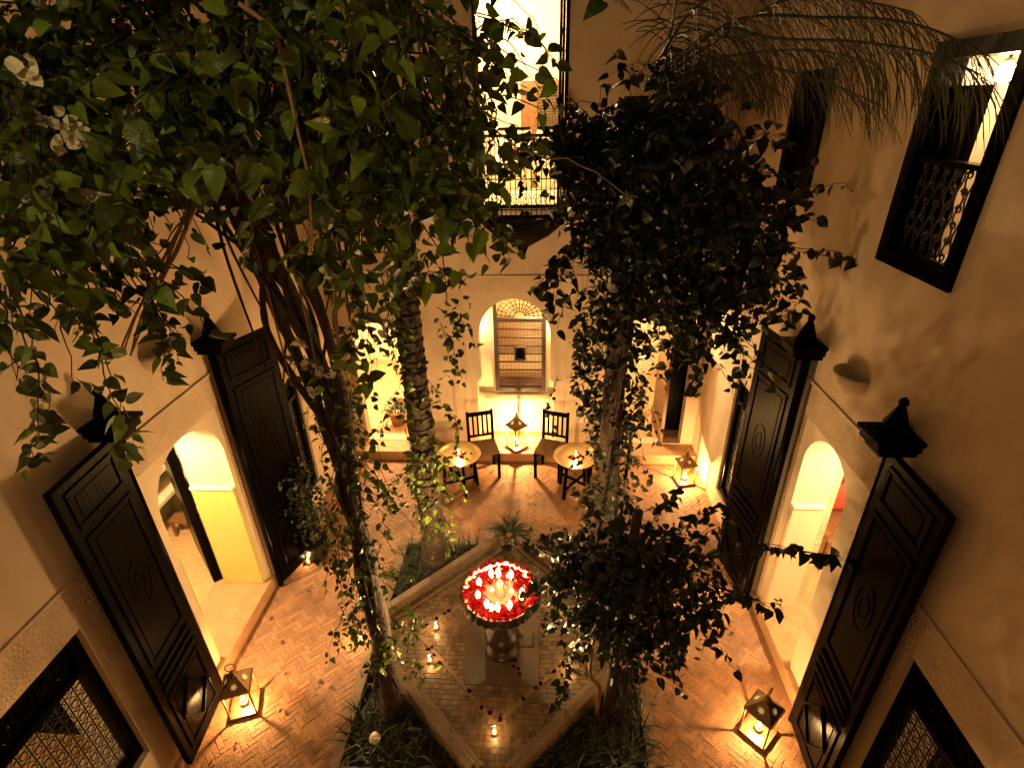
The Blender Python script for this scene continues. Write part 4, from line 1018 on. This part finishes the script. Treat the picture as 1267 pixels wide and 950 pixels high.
# palm fronds
def frond(pts, n, ll, root, hang=.9, sp=.45, w=.014):
    P_ = smooth_path(pts, 12); fr = MB().tube(P_, [.014 * (1 - .75 * i / len(P_)) for i in range(len(P_))], 6).build('frond', LEAF_P, root, smooth=True)
    m = MB(); cnt = 0
    for i in range(n):
        t = .12 + .88 * i / n; k = t * (len(P_) - 1); j = min(int(k), len(P_) - 2); p = P_[j].lerp(P_[j + 1], k - j); d = (P_[j + 1] - P_[j]).normalized()
        side = d.cross(Vector((0, 0, 1))).normalized()
        for s_ in (-1, 1):
            L = ll * (1 - .55 * abs(t - .45)) * random.uniform(.75, 1.1)
            dirn = (side * s_ * sp * random.uniform(.6, 1.4) + d * random.uniform(.25, .7) + Vector((0, 0, random.uniform(-.1, .35) if hang < .3 else random.uniform(-.5, .1)))).normalized()
            q = p.copy(); pts_ = [q]
            for k2 in range(4):
                dirn = (dirn + Vector((0, 0, -hang * .42)) + Vector((random.gauss(0, .08), random.gauss(0, .08), 0))).normalized(); q = q + dirn * L / 4; pts_.append(q)
            wv = d * .6 + side * .4 * s_; o = len(m.v)
            for k2, q in enumerate(pts_):
                ww = w * (.5, 1, .85, .55, .06)[k2]; m.v += [tuple(q - wv * ww / 2), tuple(q + Vector((0, 0, .004))), tuple(q + wv * ww / 2)]
            for k2 in range(4):
                for e in (0, 1): m.f.append((o + k2 * 3 + e, o + k2 * 3 + e + 1, o + k2 * 3 + e + 4, o + k2 * 3 + e + 3))
            cnt += 1
    lf = m.build('leaflets', LEAF_P, fr, recalc=False, kind='stuff'); tinted(lf.data, 15, rng.random(cnt)); return fr
top = at_y(798, 112, 4.84)
frond([top, at_y(880, 40, 4.4), at_y(960, 48, 3.9), at_y(1060, 52, 3.5), at_y(1150, 66, 3.25), at_y(1212, 92, 3.05)], 80, .60, pb, hang=.95)
frond([top, at_y(840, 90, 4.6), at_y(900, 70, 4.3), at_y(1000, 62, 4.1), at_y(1090, 80, 3.9)], 60, .5, pb, hang=.9)
frond([top, at_y(830, 60, 4.7), at_y(822, 90, 4.75), at_y(817, 125, 4.75)], 46, .45, pb, hang=.5, sp=.2)
frond([top, at_y(960, 5, 4.3), at_y(1050, 0, 4.0), at_y(1130, 15, 3.8)], 50, .5, pb, hang=.6)
frond([top, at_y(900, 80, 4.3), at_y(1000, 95, 3.9), at_y(1090, 130, 3.6)], 46, .42, pb, hang=.7, w=.010)
frond([top, at_y(900, 30, 4.2), at_y(1020, 22, 3.6), at_y(1130, 30, 3.2), at_y(1225, 70, 2.9)], 60, .36, pb, hang=.55, w=.010)
frond([top, at_y(850, 20, 4.5), at_y(930, -20, 4.1), at_y(1060, -30, 3.6)], 46, .5, pb, hang=.8, w=.011)
frond([top, at_y(825, 60, 4.7), at_y(835, 10, 4.6), at_y(845, -40, 4.5)], 46, .42, pb, hang=.5, sp=.3)
frond([top, at_y(860, 60, 4.4), at_y(920, 90, 4.1), at_y(960, 110, 3.9)], 40, .4, pb, hang=.9)

# --- woody climber on the left (multi stem) with the big foreground canopy
lt = thing('climbing_vine', 'woody multi-stemmed climber with big green heart-shaped leaves overhanging the courtyard', 'vine', (-1.31, 2.90, -.03))
def PL(u, v, y): return at_y(u, v, y)
limb([at_z(486, 885, -.06), PL(476, 810, 2.92), PL(458, 720, 2.95), PL(440, 640, 2.95), PL(425, 560, 2.92)], .10, .06, lt, 'trunk')
limb([PL(425, 562, 2.92), PL(412, 500, 2.88), PL(390, 430, 2.8), PL(350, 340, 2.7), PL(310, 265, 2.6), PL(285, 180, 2.5), PL(290, 60, 2.4), PL(300, -60, 2.3)], .042, .02, lt)
limb([PL(440, 640, 2.93), PL(436, 570, 2.85), PL(420, 470, 2.78), PL(395, 380, 2.7), PL(365, 300, 2.6), PL(340, 200, 2.5), PL(350, 60, 2.4)], .036, .018, lt)
limb([PL(428, 600, 2.98), PL(385, 480, 2.9), PL(345, 390, 2.85), PL(300, 290, 2.75), PL(272, 225, 2.7), PL(230, 120, 2.6)], .04, .02, lt)
for k in range(9):
    du = random.uniform(-14, 14); y0_ = random.uniform(-.1, .1); e = random.uniform(-45, 45)
    limb([PL(478 + du, 850, 2.9 + y0_), PL(455 - du, 720, 2.93 - y0_), PL(432 + du, 610, 2.92 + y0_), PL(412 - du * 1.4, 510, 2.86 - y0_), PL(375 + e * .4 + du, 400, 2.75 + y0_), PL(325 + e, 300, 2.62), PL(285 + e * 1.6, 200, 2.5)], random.uniform(.012, .024), random.uniform(.007, .012), lt, 'stem', n=6)
limb([PL(400, 520, 2.8), PL(340, 430, 2.75), PL(325, 370, 2.7), PL(330, 300, 2.6), PL(310, 230, 2.5)], .022, .012, lt)
for k in range(16):
    u0 = random.uniform(250, 420); limb([PL(u0, random.uniform(180, 240), 2.5), PL(u0 + random.uniform(0, 60), 300, 2.62), PL(u0 * .55 + 200 + random.uniform(-25, 25), 420 + random.uniform(-40, 60), 2.75)], random.uniform(.006, .014), .005, lt, 'twig', DRYSTEM if k % 3 == 0 else BARK, n=5)
for k in range(5):
    limb([PL(245 + k * 3, 225, 2.25), PL(215 + random.uniform(-8, 8), 310, 2.25), PL(180 + random.uniform(-8, 8), 380, 2.25), PL(152 + random.uniform(-8, 12), 440, 2.25)], .008, .004, lt, 'dry_twig', DRYSTEM, n=5)
limb([PL(296, 5, 1.9), PL(338, 40, 1.9), PL(355, 100, 1.9), PL(368, 160, 1.9), PL(382, 225, 1.9), PL(386, 310, 1.95)], .008, .005, lt, 'dry_twig', DRYSTEM, n=6)
limb([PL(165, 250, 2.3), PL(178, 295, 2.3), PL(205, 330, 2.3)], .018, .008, lt, 'dead_branch', DRYSTEM, n=6, rough=.4)
limb([PL(205, 240, 2.5), PL(250, 270, 2.55), PL(290, 300, 2.65)], .01, .008, lt, 'side_stem', n=6)
fo = Foliage()
for (u, v, y, r, n_) in ((40, 60, 2.2, .5, 520), (140, 60, 2.2, .5, 520), (60, 170, 2.1, .42, 420), (150, 150, 2.2, .4, 360), (240, 80, 2.3, .5, 460), (340, 90, 2.3, .45, 420), (430, 80, 2.4, .5, 460), (500, 80, 2.5, .42, 400),
                         (540, 170, 2.6, .32, 260), (480, 190, 2.5, .42, 380), (400, 180, 2.4, .34, 240), (320, 160, 2.3, .3, 160), (230, 170, 2.2, .24, 130), (60, 260, 2.1, .36, 300), (120, 240, 2.15, .26, 170), (0, 250, 2.0, .3, 160), (500, 260, 2.6, .3, 170),
                         (550, 235, 2.8, .20, 90), (575, 60, 2.8, .18, 60), (330, 10, 2.2, .5, 360), (180, 0, 2.1, .5, 360), (470, 10, 2.4, .5, 360), (100, 300, 2.1, .2, 70), (30, 320, 2.0, .2, 60)):
    fo.blob(PL(u, v, y), (r, r * .7, r * .9), int(n_ * .40), .085); fo.spray(PL(u, v, y), r, max(3, int(n_ / 32)), .08, .2, .55)
# lit nearer leaves and hanging shoots
for pts, y in ((((10, 330), (30, 400), (45, 470), (50, 520), (35, 580)), 1.75), (((60, 320), (90, 380), (120, 430), (135, 480), (160, 520), (150, 560)), 1.9), (((0, 350), (10, 420), (20, 470)), 1.75),
               (((130, 290), (160, 340), (190, 380), (215, 410), (220, 450)), 2.2), (((180, 340), (195, 400), (205, 440), (200, 470)), 2.2), (((100, 310), (110, 370), (90, 420)), 2.0), (((200, 330), (250, 340), (240, 360)), 2.2),
               (((440, 230), (445, 290), (450, 350), (455, 400), (458, 450), (455, 500)), 2.6), (((480, 260), (490, 310), (500, 350), (530, 335), (575, 345)), 2.5), (((420, 330), (440, 380), (430, 440)), 2.6), (((470, 330), (480, 380), (478, 420)), 2.6),
               (((540, 180), (560, 230), (580, 270), (600, 300)), 2.4), (((560, 150), (590, 190), (610, 230), (640, 200)), 2.6), (((590, 20), (640, 40), (665, 45), (690, 80)), 3.0), (((600, 60), (630, 100), (650, 110)), 3.0), (((380, 230), (400, 290), (410, 330)), 2.4),
               (((130, 180), (200, 210), (250, 215), (260, 200)), 1.9)):
    fo.strand([PL(u, v, y) for u, v in pts], .082, step=.05)
    fo.strand([PL(u + random.uniform(-12, 12), v + random.uniform(-8, 8), y + .1) for u, v in pts], .082, step=.06, green=True)
for (u, v, y, n_) in ((150, 185, 1.8, 14), (110, 190, 1.8, 10), (120, 270, 1.7, 10), (60, 250, 1.7, 12), (30, 200, 1.8, 10), (215, 215, 1.9, 9), (560, 260, 2.1, 26), (585, 282, 2.1, 24), (545, 235, 2.0, 14), (500, 320, 2.2, 20), (470, 240, 2.0, 12), (510, 190, 2.0, 10), (450, 180, 2.0, 9), (400, 230, 1.95, 9), (490, 345, 2.3, 10), (540, 340, 2.3, 9), (560, 90, 2.0, 5), (350, 215, 1.9, 6), (420, 250, 2.1, 10), (290, 180, 1.9, 9), (70, 350, 1.7, 8), (40, 330, 1.65, 8), (20, 400, 1.65, 7), (520, 250, 2.1, 9), (390, 320, 2.4, 20), (395, 345, 2.4, 16), (430, 440, 2.6, 8)):
    fo.blob(PL(u, v, y), (.12, .08, .11), n_, .098)
for pts in (((330, 40), (365, 110), (395, 180), (430, 230), (470, 245)), ((610, 160), (660, 190), (720, 205), (790, 245)), ((545, 10), (555, 60), (570, 85)), ((515, 160), (535, 210), (550, 240))):
    fo.strand([PL(u, v, 2.2) for u, v in pts], .07, green=True, dens=.35)
# bare trailing twigs across the front of the canopy
for _ in range(46):
    u, v, y = random.uniform(180, 600), random.uniform(0, 190), random.uniform(2.0, 2.3)
    fo.strand([PL(u, v, y), PL(u + random.uniform(-25, 35), v + random.uniform(40, 70), y), PL(u + random.uniform(-40, 60), v + random.uniform(90, 170), y + .05)], .055, rad=random.uniform(.003, .006), green=random.random() < .4, dens=.15, curl=.035)
# sparse leafy shoots along the lower trunk
for _ in range(110):
    v = random.uniform(400, 780); u = 425 + (v - 560) * .16 + random.uniform(-38, 30); fo.droop(PL(u, v, 2.85 + random.uniform(-.12, .12)), random.uniform(.2, .45), .055, rad=.003)
for (u, v) in ((440, 790), (410, 690), (500, 790), (490, 810), (520, 830), (470, 820), (505, 770), (410, 640), (455, 600)): fo.blob(PL(u, v, 2.8), (.14, .1, .12), 24, .06)
fo.finish(lt, LEAF_A, n_ind=300)
# cream blossoms
fi = 0
for (u, v, y, k) in ((36, 85, 1.8, 5), (52, 148, 1.85, 3), (80, 152, 1.85, 4), (92, 160, 1.85, 4), (100, 168, 1.85, 3), (76, 182, 1.85, 3), (380, 450, 2.75, 4), (396, 458, 2.75, 5), (410, 464, 2.75, 4), (385, 482, 2.75, 3), (440, 382, 2.6, 2), (366, 420, 2.7, 2), (375, 425, 2.7, 2), (475, 410, 2.6, 2)):
    m = MB(); c = Vector(PL(u, v, y))
    for j in range(k * 2):
        n_ = Vector((random.gauss(0, 1), -1.0 + random.gauss(0, .5), random.gauss(0, 1))).normalized(); a = n_.cross(Vector((0, 0, 1))).normalized(); b = n_.cross(a); q = c + Vector((random.gauss(0, .016), random.gauss(0, .012), random.gauss(0, .016))); r = random.uniform(.016, .026); o = len(m.v)
        m.v.append(tuple(q - n_ * .006))
        for e in range(9): t = 2 * PI * e / 9; m.v.append(tuple(q + (a * math.cos(t) + b * math.sin(t)) * r * random.uniform(.75, 1.1) + n_ * random.uniform(0, .012)))
        for e in range(9): m.f.append((o, o + 1 + e, o + 1 + (e + 1) % 9))
    m.build('blossom', WHITEFL, lt, recalc=False)

# --- dark bush in the lower right bed
rb = thing('climbing_bush', 'dark leafy bush on a cut stake in the bed near the lit arched room', 'bush', (.62, 2.95, -.03))
limb([(.60, 2.95, -.06), (.62, 3.0, .6), (.66, 3.1, 1.2), tuple(PL(785, 660, 3.2)), tuple(PL(790, 632, 3.22))], .05, .035, rb, 'trunk')
limb([(.70, 2.9, -.06), (.72, 2.95, .5), tuple(PL(745, 800, 3.0)), tuple(PL(750, 740, 3.1))], .03, .02, rb, 'stem')
limb([(.50, 2.93, -.06), (.50, 2.95, .4), tuple(PL(730, 830, 3.0)), tuple(PL(740, 760, 3.1))], .022, .014, rb, 'stem', DRYSTEM)
limb([PL(790, 680, 3.2), PL(850, 690, 3.1), PL(950, 680, 3.0), PL(1040, 688, 2.9)], .012, .004, rb, 'branch', n=6)
fo = Foliage()
for (u, v, y, r, n_) in ((745, 700, 3.2, .34, 420), (800, 715, 3.15, .34, 420), (760, 760, 3.05, .32, 380), (715, 715, 3.15, .22, 180), (815, 770, 3.05, .27, 260), (850, 705, 3.1, .24, 160), (775, 660, 3.3, .2, 130), (710, 680, 3.25, .16, 80), (865, 745, 3.05, .18, 90), (780, 815, 3.0, .18, 100), (835, 800, 3.0, .15, 50), (830, 665, 3.25, .15, 60), (725, 770, 3.05, .17, 80)):
    fo.blob(PL(u, v, y), (r * .78, r * .7, r * .78), int(n_ * .95), .084); fo.spray(PL(u, v, y), r, max(5, int(n_ / 17)), .076, .12, .5)
for pts, y in ((((880, 690), (940, 675), (1000, 680), (1045, 690)), 2.9), (((870, 720), (920, 740), (965, 755)), 2.95), (((880, 740), (890, 770), (888, 785)), 3.0), (((800, 660), (820, 630), (845, 605)), 3.4), (((830, 670), (860, 640), (895, 625)), 3.4), (((850, 690), (880, 655), (905, 640)), 3.3),
               (((720, 690), (735, 640), (725, 615)), 3.6), (((700, 690), (690, 720), (692, 770)), 3.1), (((720, 790), (700, 840), (690, 870)), 3.0), (((850, 760), (880, 775), (905, 740)), 3.0), (((690, 690), (660, 670), (640, 672)), 3.4), (((845, 800), (830, 830), (815, 835)), 3.0)):
    for k in range(2): fo.strand([PL(u + random.uniform(-4, 4), v + random.uniform(-4, 4), y) for u, v in pts], .09, step=.055)
for _ in range(30): fo.droop(PL(random.uniform(700, 880), random.uniform(740, 800), random.uniform(2.95, 3.1)), random.uniform(.15, .35), .085, rad=.003)
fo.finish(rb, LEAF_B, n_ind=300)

# --- shrub at the far left grille (dark mass beside the door leaf)
sb = thing('dark_shrub', 'dark feathery shrub standing in front of the vine-hidden door leaf', 'shrub', (-2.75, 4.75, 0))
limb([(-2.75, 4.75, 0), (-2.74, 4.72, .5), (-2.72, 4.7, 1.2)], .025, .012, sb, 'stem')
MB().lathe([(0, 0), (.12, 0), (.15, .22), (.17, .25), (.15, .26), (.13, .23), (0, .22)], (-2.75, 4.75, 0), 20).build('pot', mat('dark_glaze', (.03, .02, .012), rough=.5), sb, smooth=True)
fo = Foliage()
for (z, r, n_) in ((.55, .24, 240), (.9, .28, 300), (1.2, .24, 220)): fo.blob((-2.74, 4.72, z), (r, r, .25), n_, .055)
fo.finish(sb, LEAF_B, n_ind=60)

# --- potted plants with strap leaves, and ground cover
def strap(m, p, L, lean, az, w=.02, n=5):
    d = Vector((math.cos(az) * lean, math.sin(az) * lean, 1)).normalized(); q = Vector(p); side = Vector((-math.sin(az), math.cos(az), 0)); o = len(m.v)
    for k in range(n + 1):
        ww = w * (1 - (k / n) ** 1.6) * (.6 + .8 * min(k, 1)) / 2 + .0006
        m.v += [tuple(q - side * ww), tuple(q - Vector((0, 0, ww * .4))), tuple(q + side * ww)]; d = (d + Vector((math.cos(az) * .16, math.sin(az) * .16, -.30))).normalized(); q = q + d * L / n
    for k in range(n):
        for e in (0, 1): m.f.append((o + k * 3 + e, o + k * 3 + e + 1, o + k * 3 + e + 4, o + k * 3 + e + 3))
def potted(loc, label, r, h, nl, L, name='potted_plant'):
    t = thing(name, label, 'plant', loc)
    MB().lathe([(0, 0), (r * .7, 0), (r, h * .85), (r * 1.12, h * .86), (r * 1.14, h), (r * .98, h), (r * .9, h * .88), (0, h * .86)], loc, 24).build('pot', CLAY, t, smooth=True)
    for i in range(nl):
        m = MB(); a = random.uniform(0, 2 * PI); strap(m, (loc[0] + r * .4 * math.cos(a), loc[1] + r * .4 * math.sin(a), loc[2] + h * .85), L * random.uniform(.6, 1.1), random.uniform(.1, .9), a + random.uniform(-.4, .4))
        m.build('leaf', LEAF_G, t, recalc=False)
    return t
potted((GX - .01, GY + GH - .04, .05), 'potted plant with spiky arching leaves at the head of the fountain terrace', .10, .17, 70, .34)
potted((-2.42, YB + .5, .153), 'potted plant standing in the bright passage behind the climber', .15, .26, 45, .42)
for k, (x0, x1, y0, y1, lab, cnt) in enumerate(((-1.68, -.6, 2.42, 3.5, 'grassy strap-leaf ground cover round the climber trunk', 60), (-.1, .9, 2.42, 3.5, 'grassy strap-leaf ground cover under the dark leafy bush', 80), (-1.68, -.75, 4.1, 4.95, 'low leafy ground cover at the foot of the ringed palm', 110), (.0, .9, 4.2, 4.95, 'low leafy ground cover at the foot of the vine-wrapped palm', 110))):
    m = MB(); c_ = 0
    while c_ < cnt:
        x, y = random.uniform(x0, x1), random.uniform(y0, y1)
        if abs(x - GX) + abs(y - GY) < GD + .06: continue
        for _ in range(5): strap(m, (x + random.gauss(0, .02), y + random.gauss(0, .02), -.03), random.uniform(.14, .36), random.uniform(.1, .9), random.uniform(0, 2 * PI), .012, 4)
        c_ += 1
    o = m.build('ground_cover', LEAF_G, recalc=False, kind='stuff'); tag(o, lab, 'ground cover'); tinted(o.data, 15, rng.random(len(m.v) // 15))
gb = thing('stone_ball', 'small pale round stone lying among grassy leaves by the climber', 'stone', (-1.42, 2.62, .05))
MB().lathe([(0, -.05), (.03, -.042), (.05, 0), (.036, .04), (0, .05)], (-1.42, 2.62, .08), 14).build('stone_body', WHITEP, gb, smooth=True)

fm = MB(); fcnt = 0
while fcnt < 90:
    x, y = random.uniform(XL + .1, XR - .1), random.uniform(1.2, 6.6)
    if abs(x - GX) < GH and abs(y - GY) < GH and random.random() < .6: continue
    z = .03 if (abs(x - GX) + abs(y - GY) < GD) else (.005 if not (abs(x - GX) < GH and abs(y - GY) < GH) else -.02); a = random.uniform(0, 6.3); k = random.uniform(.035, .06); c_, s_ = math.cos(a), math.sin(a)
    fm.add([(x + (p[0] * c_ - p[1] * s_) * k, y + (p[0] * s_ + p[1] * c_) * k, z + (p[2] + .25) * k) for p in LEAF_VAR[fcnt % 5]], LEAF_FC); fcnt += 1
tag(fm.build('fallen_leaves', mat('dry_leaf', (.07, .035, .014), (.14, .07, .025), rough=.7), recalc=False, kind='stuff'), 'dry fallen leaves scattered over the brick paving', 'leaves')
